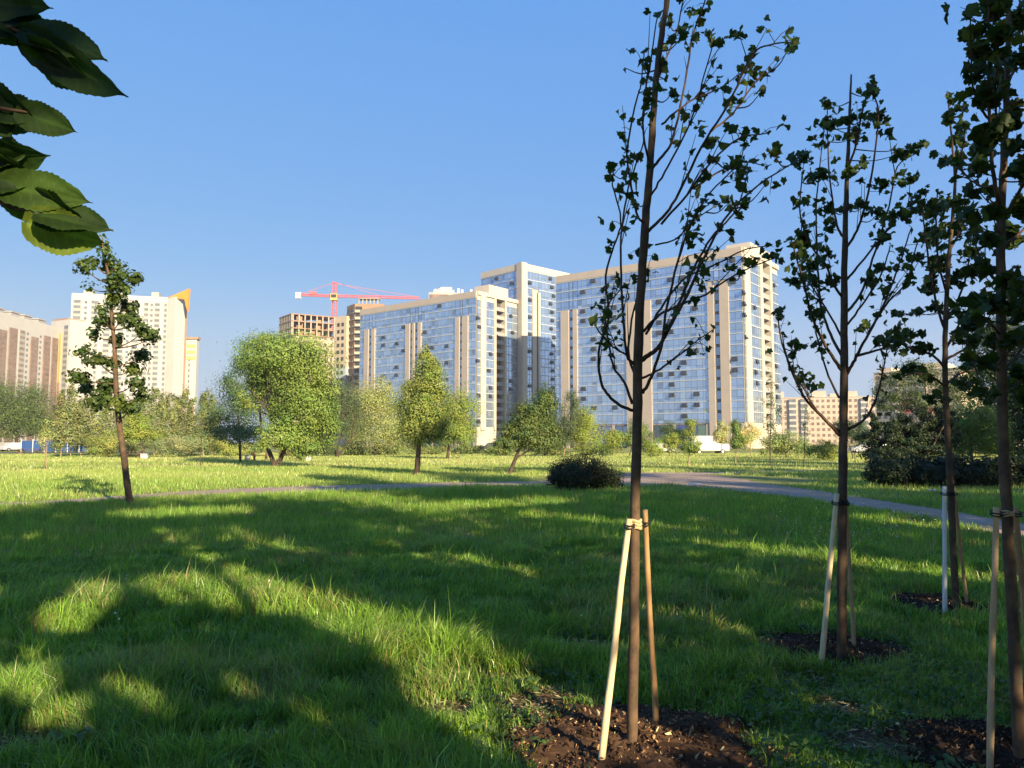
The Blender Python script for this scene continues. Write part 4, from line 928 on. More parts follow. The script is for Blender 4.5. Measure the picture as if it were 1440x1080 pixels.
# ------------------------------------------------------------------ buildings
def xy(p): return np.array([p[0], p[1]])
class Face:
    """a wall plane: u along, v up, w out of the wall; makes meshes local to its building's origin"""
    def __init__(s, O, A, B, flip=False):
        s.O = xy(O); s.A, s.B = xy(A), xy(B); d = s.B - s.A; s.L = np.linalg.norm(d); s.u = d / s.L
        n = np.array([s.u[1], -s.u[0]])
        if (n @ (-(s.A + s.B) / 2) < 0) != flip: n = -n
        s.n = n
    def p(s, u, v, w):
        q = s.A + s.u * u + s.n * w - s.O
        return (q[0], q[1], v)
    def box(s, mb, u0, u1, v0, v1, w0, w1, col=None):
        c = [s.p(u, v, w) for v in (v0, v1) for u, w in ((u0, w0), (u1, w0), (u1, w1), (u0, w1))]
        mb.add(c, [(0,3,2,1),(4,5,6,7),(0,1,5,4),(1,2,6,5),(2,3,7,6),(3,0,4,7)], col)
    def quad(s, mb, u0, u1, v0, v1, w, col=None, tilt=(0, 0)):
        ta, tb = tilt
        mb.add([s.p(u0, v0, w - ta - tb), s.p(u1, v0, w + ta - tb), s.p(u1, v1, w + ta + tb), s.p(u0, v1, w - ta + tb)], [(0, 1, 2, 3)], col)
    def px(s, px):
        a = (px - CX) / F / cp * 1.0
        # plan direction of the picture column at the horizon
        d = ray(px, 500); d = np.array([d[0], d[1]])
        m = np.array([[s.u[0], -d[0]], [s.u[1], -d[1]]])
        return float(np.linalg.solve(m, -s.A)[0])
def hull(O, A, B, W, z0, z1, mat, name, parent, inset=0.0):
    """block on the plan A-B extruded away from the viewer by W"""
    f = Face(O, A, B); mb = MB(); f.box(mb, inset, f.L - inset, z0, z1, -W + inset, -inset); return mb.build(name, M[mat], parent)
def end_len(N_, d, px):
    dd = ray(px, 500); m = np.array([[d[0], -dd[0]], [d[1], -dd[1]]]); return float(np.linalg.solve(m, -xy(N_))[0])

def pane_col():
    k = rng.random(); b = np.array((.40, .52, .68))
    if k < .07: b = b * rng.uniform(.65, .85)
    elif k < .14: b = np.array((.52, .62, .74))
    return tuple(np.clip(b * rng.uniform(.86, 1.12), 0, .95))
def glaze(f, u0, u1, v0, v1, nf, pane, skips, parent, w=.12, colf=pane_col):
    """curtain wall between u0 and u1: panes, mullions and floor bands with gaps where the pilasters stand"""
    g, ml, bds = MB(), MB(), [MB() for _ in range(nf)]; fh = (v1 - v0) / nf
    cuts = sorted([u0, u1] + [q for s in skips for q in s[:2] if u0 < q < u1])
    for a, b in zip(cuts[:-1], cuts[1:]):
        for k in range(nf):
            va, vb = v0 + k * fh, v0 + (k + 1) * fh; mid = (a + b) / 2
            if any(s[0] <= mid <= s[1] and va < s[2] - .1 for s in skips): continue
            m = max(1, round((b - a) / pane)); du = (b - a) / m
            for i in range(m):
                for (q0, q1) in ((va + .12, va + fh * .34), (va + fh * .34, vb - .1)):
                    f.quad(g, a + i*du, a + (i+1)*du, q0, q1, w, colf(), (rng.normal() * .006, rng.normal() * .006))
            for i in range(m + 1): f.box(ml, a + i*du - .04, a + i*du + .04, va, vb, w - .05, w + .06)
            f.box(ml, a, b, va + fh * .34 - .03, va + fh * .34 + .03, w - .05, w + .05)
            f.box(bds[k], a, b, vb - .13, vb + .13, w - .1, w + .16)
    g.build('glazing', M['glass'], parent); ml.build('mullions', M['mullion'], parent); [bd.build('floor_band', M['band'], parent) for bd in bds if bd.v]

def open_windows(f, spots, parent, w=.2):
    for u, v in spots:
        mb = MB(); a, b = u - .75, u + .75
        pts = [f.p(a, v + .55, w), f.p(b, v + .55, w), f.p(b, v - .55, w + .45), f.p(a, v - .55, w + .45)]
        pts2 = [tuple(np.array(p) + np.array([f.n[0] * .06, f.n[1] * .06, .05])) for p in pts]
        mb.add(pts + pts2, [(0,1,2,3),(7,6,5,4),(0,4,5,1),(1,5,6,2),(2,6,7,3),(3,7,4,0)])
        f.box(mb, a, b, v - .5, v + .5, w - .06, w + .02)
        mb.build('open_window', M['dark'], parent)

def glass_block(name, label, near, far, H, endpx, nf, pods, groups, end_cols, pylon, nopen, podium=6.5, par=2.2, end_bal=None):
    Np, Fp = at_height(*near, H), at_height(*far, H)
    t = thing(name, label, 'building', (Np[0], Np[1], 0))
    u = xy(Fp) - xy(Np); L_ = np.linalg.norm(u); u /= L_
    fl = Face(Np, Np, Fp); e = -fl.n
    W = end_len(Np, e, endpx); Ep = xy(Np) + e * W
    fe = Face(Np, Np, Ep)
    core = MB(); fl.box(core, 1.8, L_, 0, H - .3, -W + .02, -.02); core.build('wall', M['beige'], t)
    # long side
    top = H - par
    gr = []
    for (a, b, kind, nd) in groups:
        ua, ub = sorted((fl.px(a), fl.px(b))); vt = top - nd * (top - podium) / nf; gr.append((ua, ub, vt, kind))
    glaze(fl, .2, L_ - .1, podium, top, nf, 1.6, [(a, b, v) for a, b, v, k in gr], t)
    for a, b, v, k in gr:
        mb = MB()
        if k == 'b': fl.box(mb, a, b, .02, v, -.015, .55); mb.build('pilaster', M['beige'], t)
        else:
            fl.box(mb, a, b, podium, v, -.015, .08); o = mb.build('window_strip', M['dark_frame'], t)
            pn = MB(); fh = (top - podium) / nf; m_ = max(1, round((b - a) / 1.6))
            for q in range(int((v - podium) / fh + .5)):
                for i in range(m_):
                    fl.quad(pn, a + (b-a) * (i + .12) / m_, a + (b-a) * (i + .88) / m_, podium + q*fh + .5, podium + (q+1)*fh - .35, .12, tuple(v_ * .75 for v_ in pane_col()))
            pn.build('panes', M['glass'], o)
    mb = MB(); fl.box(mb, 0, L_, top + .16, H, -.5, .35); mb.build('parapet', M['beige'], t)
    # podium of the long side
    mb = MB(); fl.box(mb, .2, L_ - .1, .02, podium - .2, .0, .10); pod = mb.build('podium', M['dark_frame'], t)
    pn = MB(); m_ = int(L_ / 3)
    for i in range(m_):
        for (q0, q1) in ((.6, 2.9), (3.3, podium - .5)):
            fl.quad(pn, .3 + (L_ - .6) * (i + .06) / m_, .3 + (L_ - .6) * (i + .94) / m_, q0, q1, .14, tuple(v_ * rng.uniform(.3, .7) for v_ in pane_col()))
    pn.build('panes', M['glass'], pod)
    for i in range(m_ // 3 + 1):
        cl_ = MB(); fl.box(cl_, .3 + i * 9 * (L_-1.3) / (9 * (m_ // 3)), 1.0 + i * 9 * (L_-1.3) / (9 * (m_ // 3)), .02, podium - .2, .14, .3); cl_.build('column', M['beige'], pod)
    spots = []
    fh = (top - podium) / nf
    free = [q for q in np.linspace(2.5, L_ - 2.5, 16) if not any(a - 1 < q < b + 1 for a, b, _, _ in gr)]
    for q in free:
        for k in rng.permutation(nf)[:max(1, int(nopen / len(free) + rng.uniform(-1, 1.5)))]: spots.append((q, podium + (k + .68) * fh))
    open_windows(fl, spots, t)
    # end side: protruding bays and columns, open balconies between them
    zt = H
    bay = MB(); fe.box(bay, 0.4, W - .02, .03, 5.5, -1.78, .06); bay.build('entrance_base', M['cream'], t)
    for (a, b, kind) in end_cols:
        ua, ub = max(fe.px(a), .03), fe.px(b); ub = min(ub, W)
        if ub - ua < .3: continue
        if kind == 'c':
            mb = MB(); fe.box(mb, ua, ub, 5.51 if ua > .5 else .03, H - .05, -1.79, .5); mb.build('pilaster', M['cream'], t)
        elif kind == 'g':
            mb = MB(); fe.box(mb, ua, ub, 5.51, H - 1.2, -1.79, .0); o = mb.build('bay', M['cream'], t)
            glaze(fe, ua + .02, ub - .02, podium, top - .6, nf, 1.5, [], o, colf=lambda: tuple(np.clip(np.array(pane_col()) * .9 + .08, 0, 1)))
            open_windows(fe, [((ua + ub) / 2 + rng.uniform(-.6, .6), podium + (k + .65) * fh) for k in rng.permutation(nf)[:5]], t)
        else:
            mb = MB(); fe.box(mb, ua, ub, 5.51, H - 1.5, -1.9, -1.66); mb.build('recess', M['dark_frame'], t)
            for k in range(nf):
                mb = MB(); v0 = podium + k * (top - podium) / nf
                fe.box(mb, ua + .01, ub - .01, v0 - .15, v0 + .1, -1.6, .14); fe.box(mb, ua + .02, ub - .02, v0 + .1, v0 + 1.15, .02, .13)
                o = mb.build('balcony', M['grey_panel'], t)
                if rng.random() < .75:
                    mb = MB(); x_ = rng.uniform(ua + .3, ub - 1.2); fe.box(mb, x_, x_ + .9, v0 + .1, v0 + 2.1, -1.62, -1.58); mb.build('door', M['dark'], o)
    mb = MB(); fe.box(mb, .36, W, H - 1.49 + .3, H + .01, -1.77, .56); mb.build('parapet', M['cream'], t)
    ua, ub = fe.px(pylon[0]), fe.px(pylon[1])
    mb = MB(); fe.box(mb, ua, ub, H + .02, H + pylon[2], -6, .45); mb.build('roof_block', M['cream'], t)
    mb = MB()
    for k in range(5):
        x_ = L_ * (.12 + .17 * k); fl.box(mb, x_, x_ + rng.uniform(2, 4), H - .28, H + rng.uniform(.4, 1.5), -8, -5)
    mb.build('roof_units', M['chalk'], t)
    return t
glass_block('glass_block', 'wide blue glass block with end wall in lighter sunlit beige, nearest of the glass buildings', (1043,347), (782,389), 51, 1096, 15, None,
            [(790,801,'b',3),(801.5,806.5,'w',3),(807,813,'b',3),(882,894,'b',3),(894.5,900,'w',3),(900.5,917,'b',3),(997,1006,'b',2.4),(1006.5,1013.5,'w',2.4),(1014,1027,'b',2.4)],
            [(1043.4,1048,'g'),(1048,1055,'c'),(1055,1070,'g'),(1070,1073,'c'),(1073,1083.5,'o'),(1083.5,1086,'c'),(1086,1095.5,'g')], (1056,1086,2.2), 46)
glass_block('glass_block', 'blue glass block with open balconies stacked on its end wall, in front of the tower', (670,409), (507,436), 51, 727, 15, None,
            [(513,519,'b',2),(519.3,523,'w',2),(523.3,528,'b',2),(571,577,'b',2),(577.3,580.5,'w',2),(580.7,583.6,'b',2),(583.9,588,'w',2),(588.3,593,'b',2),(641,647,'b',2),(647.3,650.6,'w',2),(650.9,659,'b',2)],
            [(670.4,675,'g'),(675,682,'c'),(682,694,'g'),(694,696.5,'c'),(696.5,709,'o'),(709,711,'c'),(711,726.5,'g')], (686,713,3.0), 34)
# tower behind
def glass_tower():
    H = 64.; Np, Fp = at_height(734,370,H), at_height(677,384,H); t = thing('glass_tower', 'tallest blue glass tower with a broad beige corner pier, rising behind the glass blocks', 'building', (Np[0], Np[1], 0))
    fl = Face(Np, Np, Fp); e = -fl.n; W = end_len(Np, e, 801); fe = Face(Np, Np, xy(Np) + e * W)
    mb = MB(); fl.box(mb, .02, fl.L, 0, H - .3, -W, -.02); mb.build('wall', M['beige'], t)
    u1 = fl.px(728); ue = fe.px(740)
    glaze(fl, u1, fl.L, 4, H - 2.4, 19, 1.6, [], t)
    glaze(fe, ue, W, 4, H - 2.4, 19, 1.6, [(fe.px(748), fe.px(757), H - 10)], t, colf=lambda: tuple(np.clip(np.array(pane_col()) * .95 + .06, 0, 1)))
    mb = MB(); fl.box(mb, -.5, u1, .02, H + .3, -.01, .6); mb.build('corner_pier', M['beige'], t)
    mb = MB(); fe.box(mb, .0, ue, .02, H + .29, .01, .62); mb.build('corner_pier', M['cream'], t)  # same pier, its sunward face coloured lighter
    for a, b in ((748, 753.5), (756, 759)):
        mb = MB(); fe.box(mb, fe.px(a), fe.px(b), .02, H - 9.5, .0, .5); mb.build('pilaster', M['cream'], t)
    mb = MB(); fe.box(mb, fe.px(753.5), fe.px(756), 4, H - 9.6, .0, .2); mb.build('window_strip', M['dark_frame'], t)
    for f in (fl, fe):
        mb = MB(); f.box(mb, u1 if f is fl else ue, f.L, H - 2.2, H, -.6, .35); mb.build('parapet', M['cream'], t)
    open_windows(fl, [(rng.uniform(u1 + 2, fl.L - 2), 4 + (k + .65) * (H - 6.4) / 19) for k in range(4, 19) for _ in range(1)], t)
    open_windows(fe, [(fe.px(776) + rng.uniform(-1, 1), 4 + (k + .65) * (H - 6.4) / 19) for k in range(5, 19, 1)] + [(fe.px(744.5), 4 + (k + .65) * (H - 6.4) / 19) for k in range(5, 19, 2)], t)
glass_tower()

def window_grid(f, rects, t, mat='dark', w=.06, frame=None, cap=96):
    """one window a part, up to cap of them; the rest of a big grid is one part"""
    rest = MB(); k = 0
    for (u0, u1, v0, v1) in rects:
        mb = MB() if k < cap else rest
        f.box(mb, u0, u1, v0, v1, -.02, w); k += 1
        if k <= cap: mb.build('window', M[mat], t)
    if rest.v: tag(rest.build('windows', M[mat], t), kind='stuff')
def strips(f, cols, v0, v1, nf, t, mat='loggia', name='loggia_column', w=.5, dark='dark'):
    for ua, ub in cols:
        mb = MB(); f.box(mb, ua, ub, v0, v1, -.02, w); o = mb.build(name, M[mat], t)
        pn = MB(); fh = (v1 - v0) / nf
        for k in range(nf): f.box(pn, ua + .25, ub - .25, v0 + k*fh + 1.15, v0 + (k+1)*fh - .25, w - .05, w + .05)
        pn.build('panes', M[dark], o)
M['pane_grey'] = mat_noise('grey_pane', (.09, .10, .115), (.19, .20, .215), .25, .2, 0, 6, .6)
M['pane_brown'] = mat_noise('brown_pane', (.13, .09, .075), (.26, .19, .16), .25, .2, 0, 6, .6)
# white tower block
def white_tower():
    H = 82.; A, B = at_height(101,412,H), at_height(238,418,H); Cc = at_height(248,417.2,H)
    t = thing('tower_block', 'tall white tower block with an orange fin on its roof corner', 'building', (A[0], A[1], 0))
    f1 = Face(A, A, B); f2 = Face(A, B, Cc); nf = 26
    mb = MB(); f1.box(mb, 0, f1.L, 0, H, -16, 0); mb.build('wall', M['white'], t)
    mb = MB(); f2.box(mb, .02, f2.L, 0, H - .1, -7, .6); mb.build('sunlit_wing', M['white'], t)
    L_ = f1.L; cols = [(L_*a, L_*b) for a, b in ((.02,.10),(.20,.28),(.33,.40),(.47,.54),(.62,.69),(.74,.79),(.85,.91),(.95,.985))]
    strips(f1, cols, 2, H - 3.5, nf, t, 'offwhite', dark='pane_grey')
    fh = (H - 5.5) / nf
    window_grid(f1, [(L_*x - .7, L_*x + .7, 2 + k*fh + 1, 2 + (k+1)*fh - .5) for k in range(nf) for x in (.145, .435, .58, .82)], t, 'pane_grey')
    mb = MB(); f2.box(mb, f2.L * .5, f2.L - .05, 0, H - 4, -8.6, -7.02); mb.build('brick_stripe', M['brick'], t)
    for a_, b_, h_ in ((.45,.53,5), (.1,.2,2.4), (.8,.88,3)):
        mb = MB(); f1.box(mb, L_*a_, L_*b_, H + .01, H + h_, -10, -3); mb.build('roof_block', M['offwhite'], t)
    p0, p1, p2, p3 = at_depth(236,418.5,B[1] - 1), at_depth(266,406,B[1] - 1), at_depth(263.5,438,B[1] - 1), at_depth(259.5,421,B[1] - 1)
    q = [np.array([p[0] - A[0], p[1] - A[1], p[2]]) for p in (p0, p1, p2, p3)]; bk = np.array([1.5, 6, 0])
    mb = MB(); bk = np.array([.3, 1.2, 0]); mb.add([v + [0, -.2, 0] for v in q] + [v + bk for v in q], [(0,3,2,1),(4,5,6,7),(0,1,5,4),(1,2,6,5),(2,3,7,6),(3,0,4,7)]); mb.build('roof_fin', M['orange'], t)
    # lower wing
    Hl = H * (HOR - 474) / (HOR - 416); P, Q = at_depth(262, 474, B[1] + 9), at_depth(277, 474, B[1] + 9.5); f3 = Face(A, P, Q); Hl = P[2]
    mb = MB(); f3.box(mb, 0, f3.L, 0, Hl - 1.2, -4, 0); mb.build('lower_wing', M['white'], t)
    mb = MB(); f3.box(mb, -.4, f3.L + .8, Hl - 1.19, Hl, -4.4, .8); mb.build('roof_edge', M['brick'], t)
    for k in range(3):
        mb = MB(); f3.box(mb, .5, f3.L - .5, Hl - 6 - k * 3.4, Hl - 4.2 - k * 3.4, -.02, .2); mb.build('yellow_band', M['yellow'], t)
    window_grid(f3, [(f3.L*.28, f3.L*.42, 4 + k*3.1, 5.6 + k*3.1) for k in range(15)], t, 'pane_grey')
white_tower()
# long red-brown and white row, running away to the right
def loggia_row():
    H = 62.; A, B = at_height(-75, 419, H), at_height(84, 461, H); t = thing('apartment_row', 'long white apartment row with red brown loggia columns, cut by the edge of the view', 'building', (A[0], A[1], 0))
    f = Face(A, A, B); L_ = f.L; mb = MB(); f.box(mb, 0, L_, 0, H, -16, 0); mb.build('wall', M['white'], t)
    pxs = [(-70,-58),(-50,-38),(-30,-16),(-10,7),(11,22),(25,33),(42,52),(60,69),(72,80)]
    for i, (a, b) in enumerate(pxs): strips(f, [(f.px(a), f.px(b))], 2, H - 6 - (0 if i % 3 else 2), 20, t, 'redbrown' if i not in (5,) else 'grey_panel', dark='pane_brown')
    fh = (H - 8) / 20
    window_grid(f, [(f.px(x) - .8, f.px(x) + .8, 2 + k*fh + 1, 2 + (k+1)*fh - .4) for x in (37.5, 56) for k in range(20)], t, 'pane_grey')
    for x in (-40, 0, 22, 40, 60):
        mb = MB(); u = f.px(x); f.box(mb, u, u + 6, H + .01, H + 2.2, -10, -3); f.box(mb, u - .5, u + 6.5, H + 2.21, H + 2.8, -10.5, -2.5); mb.build('roof_block', M['grey_panel'], t)
loggia_row()
def yellow_block():
    H = 66.; A, B = at_height(72,452,H), at_height(99,449,H); t = thing('apartment_block', 'white block with one yellow stripe between the loggia row and the white tower', 'building', (A[0], A[1], 0))
    f = Face(A, A, B); L_ = f.L; mb = MB(); f.box(mb, 0, L_, 0, H, -14, 0); mb.build('wall', M['white'], t)
    mb = MB(); f.box(mb, L_*.40, L_*.60, H*.5, H - 7, -.02, .4); mb.build('yellow_stripe', M['yellow'], t)
    mb = MB(); f.box(mb, L_*.40, L_*.60, 2, H*.5 - .01, -.02, .4); mb.build('orange_stripe', M['brick'], t)
    strips(f, [(L_*.74, L_*.96)], 2, H - 3, 20, t, 'grey_panel', dark='pane_grey'); strips(f, [(L_*.1, L_*.3)], 2, H - 6, 20, t, 'redbrown', dark='pane_brown')
    mb = MB(); f.box(mb, L_*.0, L_*.75, H + .01, H + 1.2, -12, -1); mb.build('roof_edge', M['brick'], t)
yellow_block()
# unfinished buildings
def shell_block():
    H = 58.; A, B, Cc = at_height(411,441,H), at_height(471,446,H), at_height(488,444,H); Lf = at_height(394,447,H)
    t = thing('unfinished_block', 'building under construction with open brick floors on top, below the crane', 'building', (A[0], A[1], 0))
    f1, f2, f0 = Face(A, A, B), Face(A, B, Cc), Face(A, Lf, A); fh = 3.1
    for f, nm in ((f1, 'front'), (f0, 'side')):
        mb = MB(); f.box(mb, .1, f.L - .1, 0, H - 9.6, -13, 0); mb.build('wall', M['blockwork'], t)
        sl, co, bk = MB(), MB(), MB()
        for k in range(4): f.box(sl, 0, f.L, H - 9.59 + k*3.1, H - 9.2 + k*3.1, -12, .5)
        for i in range(8): f.box(co, (f.L - .6)*i/7, (f.L - .6)*i/7 + .6, H - 9.2, H - .3, -.2, .45)
        f.box(bk, .3, f.L - .3, H - 9.2, H - 2.6, -5, -4.6)
        for i in range(6):
            for k in range(3):
                if rng.random() < .55: q = rng.random() * (f.L - 3); f.box(bk, q, q + 2.5, H - 9.19 + k*3.1, H - 9.19 + k*3.1 + rng.uniform(1, 2.6), -1.2, -.9)
        sl.build('floor_slabs', M['brick'], t); co.build('columns', M['concrete'], t); bk.build('brick_infill', M['brick'], t)
    window_grid(f1, [(f1.L*(i+.3)/7, f1.L*(i+.7)/7, 3 + k*fh + .8, 3 + k*fh + 2.5) for k in range(14, 3, -1) for i in range(7)], t, 'dark')
    mb = MB(); f1.box(mb, f1.L*.3, f1.L*1.0, 1, H - 19, .08, .14)
    mb = MB(); f2.box(mb, 0, f2.L, H - 23, H, -13.1, .3); mb.build('stair_wall', M['blockwork'], t)
    mb = MB(); f2.box(mb, 0, f2.L, 0, H - 23.01, -13.1, .3); mb.build('stair_wall', M['bluegrey'], t)
    window_grid(f2, [(f2.L*x, f2.L*(x+.2), 3 + k*fh + .8, 3 + k*fh + 2.4) for k in range(17) for x in (.25, .6)], t, 'dark', w=.36)
    return A
A_sh = shell_block()
def loggia_shell():
    H = 63.; A, B, Cc = at_height(488,431,H), at_height(504,423,H), at_height(533,426,H)
    t = thing('unfinished_block', 'tall unfinished brick block with stacked cream balconies beside the glass block', 'building', (A[0], A[1], 0))
    B2 = at_height(499,427,H); f1, f2 = Face(A, A, B2), Face(A, B2, at_height(540,427,H))
    mb = MB(); f1.box(mb, 0, f1.L, 0, H, -12, 0); mb.build('wall', M['brick'], t)
    mb = MB(); f2.box(mb, .02, f2.L, 0, H - .1, -12, 0); mb.build('wall', M['brick'], t)
    nf = 19; fh = (H - 4) / nf
    for k in range(nf):
        v = 3 + k * fh
        mb = MB(); f2.box(mb, .3, f2.L*.25, v, v + 1.15, .02, 1.3); mb.build('balcony', M['blockwork'], t)
        mb = MB(); f2.box(mb, .3, f2.L*.25, v + 1.25, v + 2.8, .02, .1); mb.build('opening', M['dark'], t)
        mb = MB(); f1.box(mb, 0, f1.L - .2, v - .1, v + .3, .02, .6); mb.build('floor_slab', M['concrete'], t)
    window_grid(f1, [(f1.L*x, f1.L*(x+.22), 3 + k*fh + .8, 3 + k*fh + 2.4) for k in range(nf) for x in (.12, .55)], t, 'dark')
    mb = MB()
    for i in range(6): f2.box(mb, f2.L*(.1 + .13*i), f2.L*(.1 + .13*i) + .5, H - .09, H + 2.4, -2, -1.5)
    f2.box(mb, f2.L*.1, f2.L*.8, H + 2.41, H + 2.8, -6, -1); mb.build('roof_frame', M['concrete'], t)
loggia_shell()
def far_block():
    H = 72.; A, B = at_height(603,411,H), at_height(668,412,H); t = thing('far_block', 'distant white apartment top with a stepped attic showing over the glass block', 'building', (A[0], A[1], 0))
    f = Face(A, A, B); L_ = f.L; mb = MB(); f.box(mb, 0, L_, 0, H, -18, 0); mb.build('wall', M['offwhite'], t)
    mb = MB(); f.box(mb, L_*.02, L_*.42, H - 4, H - 1, .01, .3); mb.build('loggia_band', M['pane_brown'], t)
    mb = MB(); f.box(mb, L_*.1, L_*.55, H + .01, H + 1.4, -14, -1); mb.build('attic', M['white'], t)
    mb = MB(); f.box(mb, L_*.25, L_*.5, H + 1.41, H + 3.0, -12, -2); mb.build('attic', M['white'], t)
    mb = MB()
    for x in (.12, .2, .31, .38, .45, .62, .7, .9): f.box(mb, L_*x, L_*x + 1, H + 1, H + rng.uniform(2.5, 4), -6, -5)
    mb.build('chimneys', M['chalk'], t)
    window_grid(f, [(L_*x, L_*x + 1.6, H - 3.5 - k*3, H - 1.8 - k*3) for k in range(4) for x in (.5, .6, .72, .84, .93)], t, 'pane_grey')
far_block()
# crane
def crane():
    Y = A_sh[1] + 22
    base = at_depth(466.5, HOR, Y); base[2] = 0; t = thing('tower_crane', 'red lattice tower crane standing over the unfinished block', 'crane', base)
    zt = at_depth(466.5, 397, Y)[2]; zj = at_depth(466.5, 418, Y)[2]; w = 1.3
    def lattice(name, a, b, w, n, mat='red', thick=.26):
        a, b = np.array(a, float), np.array(b, float); d = (b - a) / np.linalg.norm(b - a)
        x = np.array([0, 1., 0]); y = np.cross(d, x)
        cs = [x*sx*w/2 + y*sy*w/2 for sx, sy in ((-1,-1),(1,-1),(1,1),(-1,1))]; mb = MB()
        for c in cs: mb.bar(a + c, b + c, thick)
        for i in range(n):
            p, q = a + (b - a)*i/n, a + (b - a)*(i+1)/n
            for k in range(4): mb.bar(p + cs[k], q + cs[(k+1) % 4], thick*.6); mb.bar(q + cs[k], q + cs[(k+1) % 4], thick*.5)
        mb.build(name, M[mat], t)
    lattice('mast', (0,0,0), (0,0,zj - 1.5), 2.0, 24)
    lattice('apex', (0,0,zj + 1), (0,0,zt), 1.4, 4)
    x1 = at_depth(590, 418, Y)[0] - base[0]; x0 = at_depth(418, 416, Y)[0] - base[0]
    lattice('jib', (1,0,zj + .6), (x1,0,zj - .4), 1.0, 30, thick=.2)
    lattice('counter_jib', (-1,0,zj + .6), (x0,0,zj + 1.2), .9, 12, thick=.24)
    mb = MB(); mb.box(x0 - .6, x0 + 1.8, -.9, .9, zj - .6, zj + 2.2); mb.build('counterweight', M['chalk'], t)
    mb = MB(); mb.box(x0 + 6, x0 + 9, -.7, .7, zj + 1.2, zj + 2.6); mb.build('winch', M['red'], t)
    mb = MB(); mb.box(-1.6, 1.6, -1.5, 1.2, zj - 1.6, zj + 1.5); c = mb.build('cab', M['yellow'], t)
    mb = MB(); mb.box(-1.2, 1.2, -1.56, -1.5, zj - .4, zj + 1.1); mb.build('cab_window', M['dark'], c)
    mb = MB(); mb.bar((0,0,zt), (x0*.9,0,zj+1.6), .14); mb.bar((0,0,zt), (x1*.55,0,zj+.6), .14); mb.bar((0,0,zt - .6), (x1*.95,0,zj+.4), .14); mb.build('tie_rods', M['red'], t)
crane()
# brick flats on the right
def flats(name, label, a, b, H, W, wall, nf, nb, balc, steps, redspots=False):
    A, B = at_height(*a, H), at_height(*b, H); t = thing(name, label, 'building', (A[0], A[1], 0)); f = Face(A, A, B); L_ = f.L
    mb = MB(); f.box(mb, 0, L_, 0, H, -W, 0); mb.build('wall', M[wall], t); fh = (H - 1.5) / nf
    rects = [(L_*(i+.3)/nb, L_*(i+.3)/nb + 1.4, .6 + k*fh + .9, .6 + k*fh + 2.4) for k in range(nf - 1, -1, -1) for i in range(nb) if not any(x0 - .02 < (i+.4)/nb < x1 + .02 for x0, x1 in balc)]
    window_grid(f, rects, t, 'pane_brown', w=.05)
    for x0, x1 in balc:
        for k in range(nf):
            mb = MB(); v = .6 + k*fh; f.box(mb, L_*x0, L_*x1, v, v + 1.2, -.01, 1.2); o = mb.build('balcony', M['white'], t)
            mb = MB(); f.box(mb, L_*x0 + .05, L_*x1 - .05, v + 1.25, v + fh - .15, .0, 1.1); mb.build('panes', M['pane_grey'], o)
    for x0, x1, h in steps:
        mb = MB(); f.box(mb, L_*x0, L_*x1, H + .01, H + h, -W + 1, -1); mb.build('roof_block', M[wall], t)
    if redspots:
        for x, k in ((.34, 5), (.36, 4), (.62, 4), (.63, 3)):
            mb = MB(); f.box(mb, L_*x, L_*x + 2.2, .6 + k*fh, .6 + k*fh + 1.3, .0, .9); mb.build('red_balcony', M['red'], t)
    mb = MB(); f.box(mb, -.3, L_ + .3, H - .35, H + .005, -.5, .3); mb.build('cornice', M['white'], t)
flats('brick_flats', 'pinkish brick flats with white balcony column, seen behind the second young tree', (1093,559), (1262,556), 25, 14, 'pinkbrick', 8, 22, [(.10,.16),(.20,.26),(.70,.76)], [(.0,.06,3),(.3,.42,3.0),(.45,.52,1.6),(.6,.68,2.6),(.84,.9,2.5)])
flats('brick_flats', 'higher sandy brick flats half hidden by the open crowned tree', (1229,524), (1350,516), 28, 16, 'sandbrick', 9, 13, [(.22,.30),(.52,.62)], [(.05,.2,1.6),(.55,.8,2.2)], True)
flats('brick_flats', 'low pale flats behind the large dark tree at the edge of the view', (1352,545), (1500,540), 22, 14, 'sandbrick', 7, 14, [(.3,.38)], [(.4,.6,2)])

